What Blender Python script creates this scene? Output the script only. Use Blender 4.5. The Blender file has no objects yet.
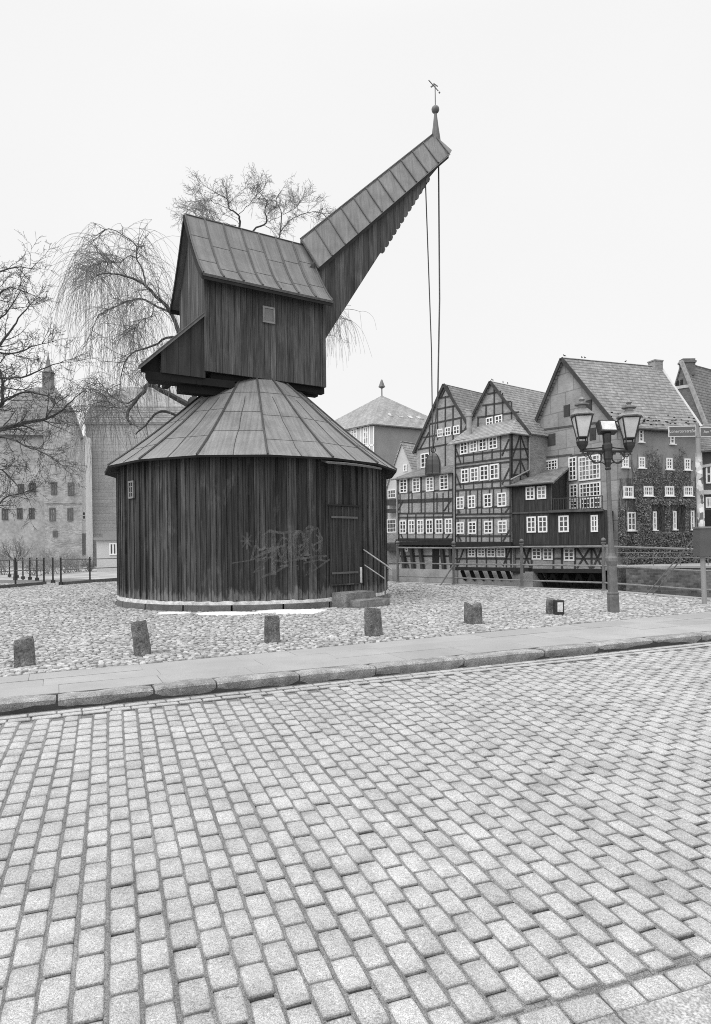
import bpy, math, random
from mathutils import Vector, Matrix, noise
sc = bpy.context.scene
COL = sc.collection
rnd = random.Random(7)

# ------------------------------------------------------------------ camera model (used to place things at their real depth)
F = 650.0; CX = 355.5; HY = 548.0; RHO = math.radians(0.7); EYE = 1.4
cR, sR = math.cos(RHO), math.sin(RHO)
def ray(px, py):
    u = (px-CX)/F; v = -(py-HY)/F
    return (u*cR+v*sR, 1.0, -u*sR+v*cR)
def P(px, py, Y):
    r = ray(px, py); return Vector((r[0]*Y, Y, EYE+r[2]*Y))
def G(px, py, z=0.0):
    r = ray(px, py); return P(px, py, (z-EYE)/r[2])

# ------------------------------------------------------------------ mesh builder
class MB:
    def __init__(s): s.v = []; s.f = []; s.uv = None; s.mi = None
    def add(s, vs, fs):
        o = len(s.v); s.v += [tuple(p) for p in vs]; s.f += [tuple(i+o for i in f) for f in fs]
    def obox(s, c, ax, ay, az):
        c = Vector(c); vs = []
        for i in (-1, 1):
            for j in (-1, 1):
                for k in (-1, 1): vs.append(c+ax*i+ay*j+az*k)
        fs = [(0,1,3,2),(4,6,7,5),(0,4,5,1),(2,3,7,6),(0,2,6,4),(1,5,7,3)]
        if ax.cross(ay).dot(az) < 0: fs = [f[::-1] for f in fs]
        s.add(vs, fs)
    def box(s, x0, y0, z0, x1, y1, z1):
        s.obox(((x0+x1)/2,(y0+y1)/2,(z0+z1)/2), Vector((abs(x1-x0)/2,0,0)), Vector((0,abs(y1-y0)/2,0)), Vector((0,0,abs(z1-z0)/2)))
    def beam(s, p, q, w, h, up=Vector((0,0,1))):
        p = Vector(p); q = Vector(q); d = q-p; L = d.length
        if L < 1e-6: return
        d = d/L; up = Vector(up); sd = d.cross(up)
        if sd.length < 1e-4: sd = d.cross(Vector((1,0,0)))
        sd.normalize(); u = sd.cross(d)
        s.obox((p+q)/2, d*(L/2), sd*(w/2), u*(h/2))
    def prism(s, poly, vec):
        poly = [Vector(p) for p in poly]; vec = Vector(vec); n = len(poly)
        nn = Vector((0,0,0))
        for i in range(n):
            a = poly[i]; b = poly[(i+1) % n]; nn += a.cross(b)
        if nn.dot(vec) > 0: poly = poly[::-1]
        vs = poly+[p+vec for p in poly]
        fs = [tuple(range(n)), tuple(range(2*n-1, n-1, -1))]
        for i in range(n):
            j = (i+1) % n; fs.append((j, i, i+n, j+n))
        s.add(vs, fs)
    def slab(s, poly, th):
        poly = [Vector(p) for p in poly]
        n = (poly[1]-poly[0]).cross(poly[2]-poly[0]).normalized()
        if n.z < 0: n = -n
        s.prism(poly, -n*th)
    def tube(s, pts, rad, n=6, cap=True):
        pts = [Vector(p) for p in pts]
        if not isinstance(rad, (list, tuple)): rad = [rad]*len(pts)
        vs = []; fs = []; prev = None
        for i, p in enumerate(pts):
            d = (pts[min(i+1, len(pts)-1)]-pts[max(i-1, 0)])
            d = d.normalized() if d.length > 1e-9 else Vector((0,0,1))
            if prev is None:
                a = d.cross(Vector((0,0,1)))
                if a.length < 1e-3: a = d.cross(Vector((1,0,0)))
            else:
                a = prev-d*prev.dot(d)
                if a.length < 1e-4: a = d.cross(Vector((1,0,0)))
            a.normalize(); prev = a; b = d.cross(a)
            for k in range(n):
                t = 2*math.pi*k/n; vs.append(p+(a*math.cos(t)+b*math.sin(t))*rad[i])
        for i in range(len(pts)-1):
            for k in range(n):
                k2 = (k+1) % n; fs.append((i*n+k, i*n+k2, (i+1)*n+k2, (i+1)*n+k))
        if cap:
            fs.append(tuple(range(n-1, -1, -1))); m = (len(pts)-1)*n; fs.append(tuple(range(m, m+n)))
        s.add(vs, fs)
    def lathe(s, base, prof, n=16, axis=Vector((0,0,1)), a0=0.0):
        base = Vector(base); ax = Vector(axis).normalized()
        a = ax.cross(Vector((0,1,0))).normalized(); b = ax.cross(a)
        vs = []; fs = []
        for r, z in prof:
            for k in range(n):
                t = 2*math.pi*k/n+a0; vs.append(base+ax*z+(a*math.cos(t)+b*math.sin(t))*r)
        for i in range(len(prof)-1):
            for k in range(n):
                k2 = (k+1) % n; fs.append((i*n+k, i*n+k2, (i+1)*n+k2, (i+1)*n+k))
        fs.append(tuple(range(n-1, -1, -1))); m = (len(prof)-1)*n; fs.append(tuple(range(m, m+n)))
        s.add(vs, fs)
    def build(s, name, mat, parent=None, smooth=False, uvfn=None, origin=None):
        me = bpy.data.meshes.new(name)
        org = ORG.get(parent.name, Vector((0,0,0))) if parent is not None else (Vector(origin) if origin is not None else Vector((0,0,0)))
        me.from_pydata([(x-org.x, y-org.y, z-org.z) for x, y, z in s.v], [], s.f)
        me.materials.append(mat)
        lay = me.uv_layers.new(name='UVMap')
        uvs = [0.0]*(2*len(me.loops)); k = 0
        V = s.v
        for f in s.f:
            if uvfn is None:
                a = Vector(V[f[0]]); n = Vector((0,0,0))
                for i in range(1, len(f)-1):
                    n += (Vector(V[f[i]])-a).cross(Vector(V[f[i+1]])-a)
                if n.length > 1e-12: n.normalize()
                else: n = Vector((0,0,1))
                if abs(n.z) > 0.999: t = Vector((1,0,0))
                else: t = Vector((-n.y, n.x, 0)).normalized()
                b = n.cross(t)
                for i in f:
                    p = Vector(V[i]); uvs[k] = p.dot(t); uvs[k+1] = p.dot(b); k += 2
            else:
                c = sum((Vector(V[i]) for i in f), Vector((0,0,0)))/len(f)
                for i in f:
                    q = uvfn(Vector(V[i]), c); uvs[k] = q[0]; uvs[k+1] = q[1]; k += 2
        lay.data.foreach_set('uv', uvs)
        if smooth: me.polygons.foreach_set('use_smooth', [True]*len(me.polygons))
        me.update()
        o = bpy.data.objects.new(name, me); COL.objects.link(o)
        if parent is not None:
            o.parent = parent; ORG[o.name] = org
        else:
            o.location = org; ORG[o.name] = org
        return o
ORG = {}
def thing(name, label, cat, loc, group=None):
    o = bpy.data.objects.new(name, None); COL.objects.link(o)
    o.empty_display_size = 0.3
    o.location = loc; ORG[o.name] = Vector(loc)
    o['label'] = label; o['category'] = cat
    if group: o['group'] = group
    return o
def tag(o, label, cat, group=None):
    o['label'] = label; o['category'] = cat
    if group: o['group'] = group
    return o
def kind(o, k): o['kind'] = k; return o

# ------------------------------------------------------------------ materials (a black-and-white photograph: every tone is neutral)
class NT:
    def __init__(s, name):
        s.m = bpy.data.materials.new(name); s.m.use_nodes = True
        s.t = s.m.node_tree; s.b = s.t.nodes['Principled BSDF']
        s.b.inputs['Specular IOR Level'].default_value = 0.3
    def n(s, ty, **kw):
        x = s.t.nodes.new(ty)
        for k, v in kw.items(): setattr(x, k, v)
        return x
    def l(s, a, b): s.t.links.new(a, b)
    def val(s, x, sock):
        if isinstance(x, (int, float)): sock.default_value = x
        else: s.l(x, sock)
    def math(s, op, a, b=0.0, c=None, clamp=False):
        x = s.n('ShaderNodeMath', operation=op); x.use_clamp = clamp
        s.val(a, x.inputs[0]); s.val(b, x.inputs[1])
        if c is not None: s.val(c, x.inputs[2])
        return x.outputs[0]
    def uv(s):
        return s.n('ShaderNodeUVMap').outputs[0]
    def obj(s):
        return s.n('ShaderNodeTexCoord').outputs['Object']
    def scale(s, vec, sx, sy, sz=1.0):
        x = s.n('ShaderNodeMapping'); s.l(vec, x.inputs['Vector']); x.inputs['Scale'].default_value = (sx, sy, sz); return x.outputs[0]
    def noise(s, vec, sc_, det=4.0, rough=0.55, dist=0.0):
        x = s.n('ShaderNodeTexNoise'); s.l(vec, x.inputs['Vector']); x.inputs['Scale'].default_value = sc_
        x.inputs['Detail'].default_value = det; x.inputs['Roughness'].default_value = rough; x.inputs['Distortion'].default_value = dist
        return x.outputs[0]
    def ramp(s, fac, a, b, lo=0.0, hi=1.0):
        x = s.n('ShaderNodeMapRange'); s.val(fac, x.inputs[0])
        for i, v in zip((1,2,3,4), (a, b, lo, hi)): x.inputs[i].default_value = v
        return x.outputs[0]
    def sep(s, vec):
        x = s.n('ShaderNodeSeparateXYZ'); s.l(vec, x.inputs[0]); return x.outputs
    def white(s, v):
        x = s.n('ShaderNodeTexWhiteNoise', noise_dimensions='1D'); s.val(v, x.inputs['W']); return x.outputs['Value']
    def white3(s, v):
        x = s.n('ShaderNodeTexWhiteNoise', noise_dimensions='3D'); s.l(v, x.inputs['Vector']); return x.outputs['Value']
    def comb(s, a, b, c=0.0):
        x = s.n('ShaderNodeCombineXYZ'); s.val(a, x.inputs[0]); s.val(b, x.inputs[1]); s.val(c, x.inputs[2]); return x.outputs[0]
    def col(s, v):
        x = s.n('ShaderNodeCombineColor'); 
        for i in range(3): s.val(v, x.inputs[i])
        s.l(x.outputs[0], s.b.inputs['Base Color'])
    def bump(s, h, strength=0.5, dist=0.02):
        x = s.n('ShaderNodeBump'); s.l(h, x.inputs['Height']); x.inputs['Strength'].default_value = strength; x.inputs['Distance'].default_value = dist
        s.l(x.outputs[0], s.b.inputs['Normal'])
    def rough(s, v): s.val(v, s.b.inputs['Roughness'])

def M_plain(name, v, var=0.25, scale=3.0, rough=0.7, spec=0.3, metal=0.0, fine=40.0, bump=0.0):
    t = NT(name); o = t.obj()
    a = t.noise(o, scale, 5.0); b = t.noise(o, fine, 3.0)
    k = t.math('ADD', t.ramp(a, 0.3, 0.7, 1-var, 1+var), t.ramp(b, 0.3, 0.7, -var*0.5, var*0.5))
    t.col(t.math('MULTIPLY', k, v)); t.rough(rough); t.b.inputs['Specular IOR Level'].default_value = spec
    t.b.inputs['Metallic'].default_value = metal
    if bump: t.bump(b, bump, 0.01)
    return t.m

def M_boards(name, v, width=0.2, joint=0.06, var=0.35, streak=0.5, wear=0.0, pale_foot=None, rough=0.8):
    """vertical boards: u across, v up (metres)"""
    t = NT(name); uv = t.uv(); x = t.sep(uv)
    q = t.math('DIVIDE', x[0], width); idx = t.math('FLOOR', q); fr = t.math('FRACT', q)
    r = t.white(idx)
    g = t.noise(t.comb(t.math('MULTIPLY', x[0], 34.0), t.math('MULTIPLY', x[1], 1.3), t.math('MULTIPLY', r, 37.0)), 1.0, 5.0, 0.65)
    g2 = t.noise(t.comb(t.math('MULTIPLY', x[0], 5.0), t.math('MULTIPLY', x[1], 0.55), t.math('MULTIPLY', r, 11.0)), 1.0, 4.0, 0.6)
    k = t.math('MULTIPLY', t.ramp(r, 0, 1, 1-var, 1+var), t.ramp(g, 0.3, 0.72, 1-streak, 1+streak))
    k = t.math('MULTIPLY', k, t.ramp(g2, 0.33, 0.7, 0.62, 1.45))
    if wear:
        w = t.noise(t.comb(t.math('MULTIPLY', x[0], 3.2), t.math('MULTIPLY', x[1], 0.9), 4.0), 1.0, 5.0, 0.7)
        k = t.math('ADD', k, t.ramp(w, 0.56, 0.74, 0.0, wear))
    if pale_foot is not None:
        f = t.noise(t.comb(t.math('MULTIPLY', x[0], 9.0), t.math('MULTIPLY', x[1], 1.6), 1.0), 1.0, 4.0, 0.65)
        edge = t.math('SUBTRACT', t.math('ADD', pale_foot, t.math('MULTIPLY', f, 1.1)), x[1])
        k = t.math('ADD', k, t.ramp(edge, 0.36, 0.5, 0.0, 1.7))
    jm = t.math('LESS_THAN', t.math('ABSOLUTE', t.math('SUBTRACT', fr, 0.5)), 0.5-joint/2)
    k = t.math('MULTIPLY', k, t.ramp(jm, 0, 1, 0.3, 1.0))
    kx = t.math('MINIMUM', k, 3.4)
    t.col(t.math('MULTIPLY', kx, v)); t.rough(rough)
    h = t.math('ADD', t.math('MULTIPLY', g, 0.35), jm)
    t.bump(h, 0.5, 0.012)
    return t.m

def M_lead(name, v, rough=0.5):
    t = NT(name); uv = t.uv(); x = t.sep(uv); o = t.obj()
    a = t.noise(o, 1.6, 6.0, 0.6)
    st = t.noise(t.comb(t.math('MULTIPLY', x[0], 14.0), t.math('MULTIPLY', x[1], 0.8)), 1.0, 5.0, 0.65)
    sp = t.noise(o, 28.0, 4.0, 0.7)
    k = t.math('MULTIPLY', t.ramp(a, 0.3, 0.7, 0.82, 1.18), t.ramp(st, 0.3, 0.72, 0.74, 1.30))
    k = t.math('MULTIPLY', k, t.ramp(sp, 0.35, 0.7, 0.9, 1.16))
    white = t.ramp(t.noise(o, 6.0, 6.0, 0.75), 0.66, 0.74, 0.0, 0.7)
    t.col(t.math('MULTIPLY', t.math('ADD', k, white), v)); t.rough(rough); t.b.inputs['Metallic'].default_value = 0.15
    t.bump(t.math('ADD', a, t.math('MULTIPLY', st, 0.3)), 0.35, 0.03)
    return t.m

def M_stone(name, v, isl=0.25, var=0.3, speck=0.35, scale=6.0, sscale=220.0, rough=0.85, bump=0.4, bd=0.01, worn=None):
    t = NT(name); o = t.obj()
    ri = t.n('ShaderNodeNewGeometry').outputs['Random Per Island']
    a = t.noise(o, scale, 6.0, 0.6); b = t.noise(o, sscale, 2.0, 0.6); c = t.noise(o, sscale*0.35, 3.0, 0.7)
    big = t.noise(o, 0.45, 4.0, 0.6)
    k = t.math('MULTIPLY', t.ramp(ri, 0, 1, 1-isl, 1+isl), t.ramp(a, 0.3, 0.7, 1-var, 1+var))
    k = t.math('MULTIPLY', k, t.ramp(b, 0.3, 0.7, 1-speck, 1+speck))
    k = t.math('MULTIPLY', k, t.ramp(c, 0.3, 0.7, 1-speck*0.5, 1+speck*0.5))
    k = t.math('MULTIPLY', k, t.ramp(big, 0.3, 0.7, 0.9, 1.08))
    if worn:
        # rims darkened by joint dirt and painted joint shade, crowns paler; a few stones are of a darker granite, some patches of road dirtier
        at_ = t.n('ShaderNodeAttribute', attribute_name=worn); wv = t.math('ADD', at_.outputs['Fac'], t.ramp(a, .3, .7, -.25, .25))
        k = t.math('MULTIPLY', k, t.ramp(wv, -0.75, 0.9, 0.22, 1.06))
        k = t.math('MULTIPLY', k, t.ramp(ri, 0.93, 0.95, 1.0, 0.80))
        k = t.math('MULTIPLY', k, t.ramp(t.noise(o, 0.9, 5.0, 0.7), 0.5, 0.72, 1.0, 0.86))
    t.col(t.math('MINIMUM', t.math('MULTIPLY', k, v), 0.8)); t.rough(rough)
    t.bump(t.math('ADD', a, t.math('MULTIPLY', c, 0.6)), bump, bd)
    return t.m

def M_brick(name, v, mortar=1.5, bw=0.28, bh=0.085, var=0.35, patch=0.35, msize=0.014, bump=0.3):
    t = NT(name); uv = t.uv(); o = t.obj()
    x = t.n('ShaderNodeTexBrick'); t.l(uv, x.inputs['Vector']); x.inputs['Scale'].default_value = 1.0
    x.inputs['Brick Width'].default_value = bw; x.inputs['Row Height'].default_value = bh; x.inputs['Mortar Size'].default_value = msize
    x.inputs['Mortar Smooth'].default_value = 0.3
    x.inputs['Color1'].default_value = (1-var,)*3+(1,); x.inputs['Color2'].default_value = (1+var,)*3+(1,); x.inputs['Mortar'].default_value = (mortar,)*3+(1,)
    a = t.noise(o, 0.7, 6.0, 0.65); b = t.noise(o, 9.0, 4.0)
    bw_ = t.n('ShaderNodeRGBToBW'); t.l(x.outputs['Color'], bw_.inputs[0])
    k = t.math('MULTIPLY', bw_.outputs[0], t.ramp(a, 0.3, 0.7, 1-patch, 1+patch))
    k = t.math('MULTIPLY', k, t.ramp(b, 0.3, 0.7, 0.85, 1.15))
    t.col(t.math('MULTIPLY', k, v)); t.rough(0.9)
    t.bump(t.math('MULTIPLY', x.outputs['Fac'], -1.0), bump, 0.01)
    return t.m

def M_tiles(name, v, tw=0.24, th=0.40, var=0.2, patch=0.18):
    """courses of roof tiles: u along the eave, v up the slope (metres)"""
    t = NT(name); uv = t.uv(); x = t.sep(uv); o = t.obj()
    row = t.math('DIVIDE', x[1], th); ri = t.math('FLOOR', row); rf = t.math('FRACT', row)
    cl = t.math('ADD', t.math('DIVIDE', x[0], tw), t.math('MULTIPLY', t.math('MODULO', ri, 2.0), 0.5)); ci = t.math('FLOOR', cl); cf = t.math('FRACT', cl)
    r = t.white3(t.comb(ci, ri))
    a = t.noise(o, 0.5, 6.0, 0.65); b = t.noise(o, 5.0, 5.0, 0.7)
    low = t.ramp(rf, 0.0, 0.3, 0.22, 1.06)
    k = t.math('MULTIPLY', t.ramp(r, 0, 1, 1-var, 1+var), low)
    k = t.math('MULTIPLY', k, t.ramp(a, 0.3, 0.7, 1-patch, 1+patch))
    k = t.math('MULTIPLY', k, t.ramp(b, 0.35, 0.7, 0.82, 1.2))
    t.col(t.math('MULTIPLY', k, v)); t.rough(0.85)
    hump = t.math('SINE', t.math('MULTIPLY', cf, math.pi))
    h = t.math('SUBTRACT', t.math('MULTIPLY', hump, 0.5), rf)
    t.bump(h, 0.8, 0.05)
    return t.m

def M_glass(name, v=0.03):
    t = NT(name); o = t.obj()
    k = t.ramp(t.noise(o, 1.4, 2.0), 0.35, 0.65, 0.5, 2.2)
    t.col(t.math('MULTIPLY', k, v)); t.rough(0.08); t.b.inputs['Specular IOR Level'].default_value = 0.6
    return t.m

def M_bark(name, v):
    t = NT(name); o = t.obj()
    k = t.ramp(t.noise(o, 7.0, 5.0, 0.7), 0.3, 0.7, 0.6, 1.4)
    t.col(t.math('MULTIPLY', k, v)); t.rough(0.9); return t.m

WOOD = M_boards('drum_boards', 0.055, 0.2510, 0.09, 0.42, 0.65, 1.3, 0.28)  # wide dark joints put the soft occlusion between boards into the colour
BATTEN = M_boards('batten_wood', 0.058, 0.2510, 0.0, 0.5, 0.6, 1.1, 0.24)
HOUSEW = M_boards('house_boards', 0.085, 0.17, 0.08, 0.32, 0.6, 0.6)
GABLEW = M_boards('gable_boards', 0.075, 0.17, 0.08, 0.32, 0.6, 0.5)
LEANW = M_boards('lean_boards', 0.040, 0.30, 0.03, 0.12, 0.2)
BLACKW = M_plain('shade_black_timber', 0.010, 0.3, 3.0, 0.8)  # near-black tone puts the shade of undersides into the timber colour
DARKW = M_plain('dark_timber', 0.022, 0.3, 3.0, 0.8)
DOORW = M_boards('door_boards', 0.042, 0.2, 0.05, 0.25, 0.5, 0.3)
LEAD = M_lead('lead_sheet', 0.215)
LEADD = M_lead('lead_sheet_dark', 0.145)
LEADH = M_lead('lead_sheet_house', 0.145)
LEADS = M_lead('lead_seam_shade', 0.075)  # darker lead, the shadow line of each seam is in its colour
IRON = M_plain('painted_iron', 0.085, 0.25, 4.0, 0.45, 0.5)
IRONL = M_plain('galvanised_iron', 0.24, 0.25, 4.0, 0.4, 0.5, 0.4)
IRONR = M_plain('rail_iron', 0.21, 0.25, 5.0, 0.45, 0.5)
IRONM = M_plain('grey_iron', 0.135, 0.25, 5.0, 0.5, 0.5)
IRONK = M_plain('black_iron', 0.03, 0.3, 4.0, 0.45, 0.5)
ROPE = M_plain('steel_rope', 0.10, 0.3, 20.0, 0.6)
WHITE = M_plain('white_paint', 0.85, 0.05, 5.0, 0.5)
WHITEF = M_plain('flaking_white', 0.62, 0.35, 9.0, 0.8)
SETT = M_stone('granite_setts', 0.40, 0.07, 0.10, 0.50, 5.0, 210.0, 0.8, 0.45, 0.006, 'worn')
COBB = M_stone('field_cobbles', 0.39, 0.34, 0.2, 0.25, 9.0, 120.0, 0.85, 0.4, 0.008)
GROUTL = M_stone('pale_joint_sand', 0.19, 0.0, 0.25, 0.7, 3.0, 260.0, 0.95, 0.6, 0.01)
GROUT = M_stone('joint_shade_bed', 0.06, 0.0, 0.25, 0.45, 3.0, 260.0, 0.95, 0.6, 0.01)  # very dark bed colour stands in for shadow in open joints
GROUTC = M_stone('cobble_joints', 0.15, 0.0, 0.3, 0.4, 5.0, 160.0, 0.95, 0.6, 0.01)
SLABM = M_stone('pavement_slabs', 0.345, 0.07, 0.08, 0.16, 1.6, 150.0, 0.85, 0.2, 0.005)
NEARM = M_stone('rough_slab', 0.36, 0.1, 0.3, 0.5, 3.0, 90.0, 0.9, 0.8, 0.02)
KERBM = M_stone('kerb_granite', 0.29, 0.15, 0.4, 0.5, 5.0, 120.0, 0.85, 0.7, 0.02)
BOLL = M_stone('bollard_stone', 0.14, 0.2, 0.5, 0.5, 7.0, 60.0, 0.9, 0.9, 0.03)
PLINTH = M_stone('plinth_stone', 0.14, 0.15, 0.25, 0.3, 4.0, 60.0)
STEPM = M_stone('step_stone', 0.19, 0.15, 0.4, 0.4, 5.0, 70.0, 0.85, 0.6, 0.02)
SNOW = M_plain('snow', 0.88, 0.04, 8.0, 0.6)
TREEM = M_bark('bark_dark', 0.075)
WILLM = M_bark('bark_willow', 0.085)
TWIGM = M_bark('willow_twigs', 0.21)
SHRUBM = M_bark('shrub_twigs', 0.24)
# ------------------------------------------------------------------ ground
K = Vector((-2.83, 18.51, 0.0)); RW = 3.69          # crane drum centre, wall radius
ka = G(0, 703); kb = G(711, 633.5)                    # front top edge of the far kerb
kd = (kb-ka).normalized(); kn = Vector((kd.y, -kd.x, 0))     # along the kerb, and out towards the camera
if kn.y > 0: kn = -kn
ROADZ = -0.115; TILT = 0.052
def road_z(x, y):
    d = (Vector((x, y, 0))-ka).dot(kn)
    return ROADZ-TILT*max(d, -0.3)
def road_hit(px, py):
    r = Vector(ray(px, py)); n = Vector((TILT*kn.x, TILT*kn.y, 1.0))   # z + TILT*(p-ka).kn = ROADZ
    o = Vector((0, 0, EYE)); p0 = Vector((ka.x, ka.y, ROADZ))
    t = (p0-o).dot(n)/r.dot(n); return o+r*t

# big terrain sheet and the land pieces
m = MB(); m.add([(-900,-60,-3.2),(900,-60,-3.2),(900,1500,-3.2),(-900,1500,-3.2)], [(0,1,2,3)])
kind(m.build('terrain', M_stone('far_ground', 0.2, 0, 0.3, 0.3, 0.5, 20.0)), 'structure')
m = MB(); m.add([(-6,14,-2.3),(160,2,-2.3),(160,130,-2.3),(-6,130,-2.3)], [(0,1,2,3)])
wt = NT('river_water'); wt.col(0.05); wt.rough(0.12); wt.bump(wt.noise(wt.obj(), 1.2, 4.0), 0.25, 0.05)
kind(m.build('water', wt.m), 'structure')

rail_px = [(398,582.6),(454,584.6),(522,588),(604,591),(701,599)]
railp = [G(*q) for q in rail_px]
edge = [p+Vector((0.12, 0.18, 0)) for p in railp]
# plaza top (joint bed); the cobbles stand on it
pl = [Vector((-60,-8,0)), Vector((60,-8,0)), Vector((60,9.0,0)), Vector((16.0,13.6,0))]+edge[::-1]+[Vector((-0.8,29.5,0)), Vector((-6.5,33.0,0)), Vector((-60,33.0,0))]
side = [q for q in pl]
# cut at the kerb: keep only the part beyond the kerb's back edge
kback = ka-kn*0.24
def clip(poly, p0, n):
    out = []
    for i in range(len(poly)):
        a = poly[i]; b = poly[(i+1) % len(poly)]; da = (a-p0).dot(n); db = (b-p0).dot(n)
        if da >= 0: out.append(a)
        if da*db < 0: out.append(a+(b-a)*(da/(da-db)))
    return out
wl0 = G(0, 677.3); wl1 = G(711, 611.5); wd = (wl1-wl0).normalized(); wn = Vector((-wd.y, wd.x, 0))
if wn.y < 0: wn = -wn
cob_poly = clip(side, wl0, wn)
m = MB(); m.prism([Vector((p.x,p.y,-0.016)) for p in cob_poly], Vector((0,0,-2.6)))
kind(m.build('plaza_bed', GROUTC), 'structure')

def in_poly(x, y, poly):
    c = False; n = len(poly); j = n-1
    for i in range(n):
        a = poly[i]; b = poly[j]
        if (a.y > y) != (b.y > y) and x < (b.x-a.x)*(y-a.y)/(b.y-a.y)+a.x: c = not c
        j = i
    return c
def seen(x, y, mx=0.62):
    return y > 1.0 and abs(x/y) < mx
m = MB(); pitch = 0.086
row = 0; y = 6.5
while y < 29.5:
    pt = pitch*(1.0 if y < 14 else 1.25 if y < 20 else 1.5)
    x = -0.6*y-3.5-(0.5*pt if row % 2 else 0)
    while x < 0.6*y+3.5:
        # rows run gently curved
        qx = x+rnd.uniform(-.22,.22)*pt; qy = y+rnd.uniform(-.2,.2)*pt+0.05*math.sin(x*0.9)
        x += pt*rnd.uniform(0.9, 1.18)
        if not in_poly(qx, qy, cob_poly): continue
        d = math.hypot(qx-K.x, qy-K.y)
        if d < RW+0.12: continue
        if (Vector((qx,qy,0))-wl0).dot(wn) < 0.06: continue
        r = pt*rnd.uniform(0.46, 0.60); n = 5; a0 = rnd.random()*6.28
        el = rnd.uniform(0.72, 1.0); ea = rnd.random()*3.14; z0 = rnd.uniform(-0.013, 0.007)
        tx = rnd.uniform(-.13,.13); ty = rnd.uniform(-.13,.13)
        vs = []
        ce, se = math.cos(ea), math.sin(ea)
        for rr, zz in ((1.0, -0.03), (0.98, -0.003), (0.82, 0.006)):
            for k in range(n):
                t = a0+6.283*k/n; ux = math.cos(t)*r*rr*rnd.uniform(.92,1.08); uy = math.sin(t)*r*rr*el
                wx = ux*ce-uy*se; wy = ux*se+uy*ce
                vs.append((qx+wx, qy+wy, z0+zz+wx*tx+wy*ty))
        vs.append((qx, qy, z0+0.008))
        fs = []
        for L in range(2):
            for k in range(n):
                k2 = (k+1) % n; fs.append((L*n+k, L*n+k2, (L+1)*n+k2, (L+1)*n+k))
        for k in range(n): fs.append((2*n+k, 2*n+(k+1) % n, 3*n))
        m.add(vs, fs)
    y += pt*0.86; row += 1
flat_uv = lambda p, c: (p.x, p.y)
kind(m.build('plaza', COBB, uvfn=flat_uv, smooth=False), 'structure')

# smooth slab pavement between kerb and cobbles, laid slab by slab in three courses
m = MB()
k0 = ka-kn*0.22
along = [(-14+0.0*i) for i in range(1)]
def pave(p): return p
L0 = -12.0; L1 = 26.0
def edge_pt(s, f):
    a = k0+kd*s
    # distance to the cobble line measured along -kn
    t = (wl0-a).dot(wn)/((-kn).dot(wn))
    return a-kn*(t*f)
cuts = [0.0, 0.36, 0.68, 1.0]
for ci in range(3):
    s = L0
    while s < L1:
        w = rnd.choice([0.75, 1.0, 1.0, 1.2])
        a = edge_pt(s+0.002, cuts[ci]+0.002); b = edge_pt(s+w-0.002, cuts[ci]+0.002); c = edge_pt(s+w-0.002, cuts[ci+1]-0.002); d = edge_pt(s+0.002, cuts[ci+1]-0.002)
        z = rnd.uniform(-0.003, 0.003)
        m.prism([Vector((p.x,p.y,z+rnd.uniform(-.002,.002))) for p in (a,b,c,d)], Vector((0,0,-0.08)))
        s += w
kind(m.build('pavement', SLABM, uvfn=flat_uv), 'structure')
m = MB()
m.prism([Vector((p.x,p.y,-0.006)) for p in (edge_pt(L0,0),edge_pt(L1,0),edge_pt(L1,1),edge_pt(L0,1))], Vector((0,0,-0.5)))
kind(m.build('pavement_bed', GROUTC, uvfn=flat_uv), 'structure')

# kerb stones, worn granite blocks of different lengths
m = MB(); s = -9.0
kjoint = sorted([(G(x,y)-ka).dot(kd) for x, y in ((57,697),(154.5,688),(217.5,682),(301,674),(376,666),(465,657.5),(543,649),(598,644),(655,639))])
joints = []
t = kjoint[0]
while t > -9: t -= 0.95; joints.append(t)
joints = sorted(joints)+kjoint
t = kjoint[-1]
while t < 24: t += 1.05; joints.append(t)
for i in range(len(joints)-1):
    a, b = joints[i]+0.008, joints[i+1]-0.008
    N = 10; prof = [(-0.235,-0.02),(-0.225,0.0),(-0.06,0.004),(-0.022,-0.004),(-0.004,-0.022),(-0.012,-0.06),(-0.032,-0.12),(-0.05,-0.30)]  # face undercut on purpose, to see less sky and turn darker
    off = rnd.uniform(-.012,.012); dz = rnd.uniform(-.008,.006)
    vs = []; fs = []
    for j in range(N+1):
        f = j/N; ss = a+(b-a)*f
        endr = 0.012 if j in (0, N) else 0.0
        for (o, z) in prof:
            nz = noise.noise(Vector((ss*3.1, o*9, i*3.7)))*0.026
            p = ka+kd*ss+kn*(o+off+(nz if o > -0.15 else 0)-endr*(1 if o > -.1 else 0))
            vs.append((p.x, p.y, z+dz+nz*0.6-endr*(1 if z > -.1 else 0)))
    q = len(prof)
    for j in range(N):
        for k in range(q-1): fs.append((j*q+k, j*q+k+1, (j+1)*q+k+1, (j+1)*q+k))
    fs.append(tuple(range(q-1,-1,-1))); fs.append(tuple(range(N*q, N*q+q)))
    fs = [f[::-1] for f in fs]
    m.add(vs, fs)
kind(m.build('kerb', KERBM, uvfn=flat_uv), 'structure')
m = MB(); a = ka+kd*-12; b = ka+kd*28
m.prism([Vector((p.x,p.y,-0.03)) for p in (a-kn*0.23, b-kn*0.23, b-kn*0.03, a-kn*0.03)], Vector((0,0,-0.4)))
kind(m.build('kerb_bed', GROUT, uvfn=flat_uv), 'structure')

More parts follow.
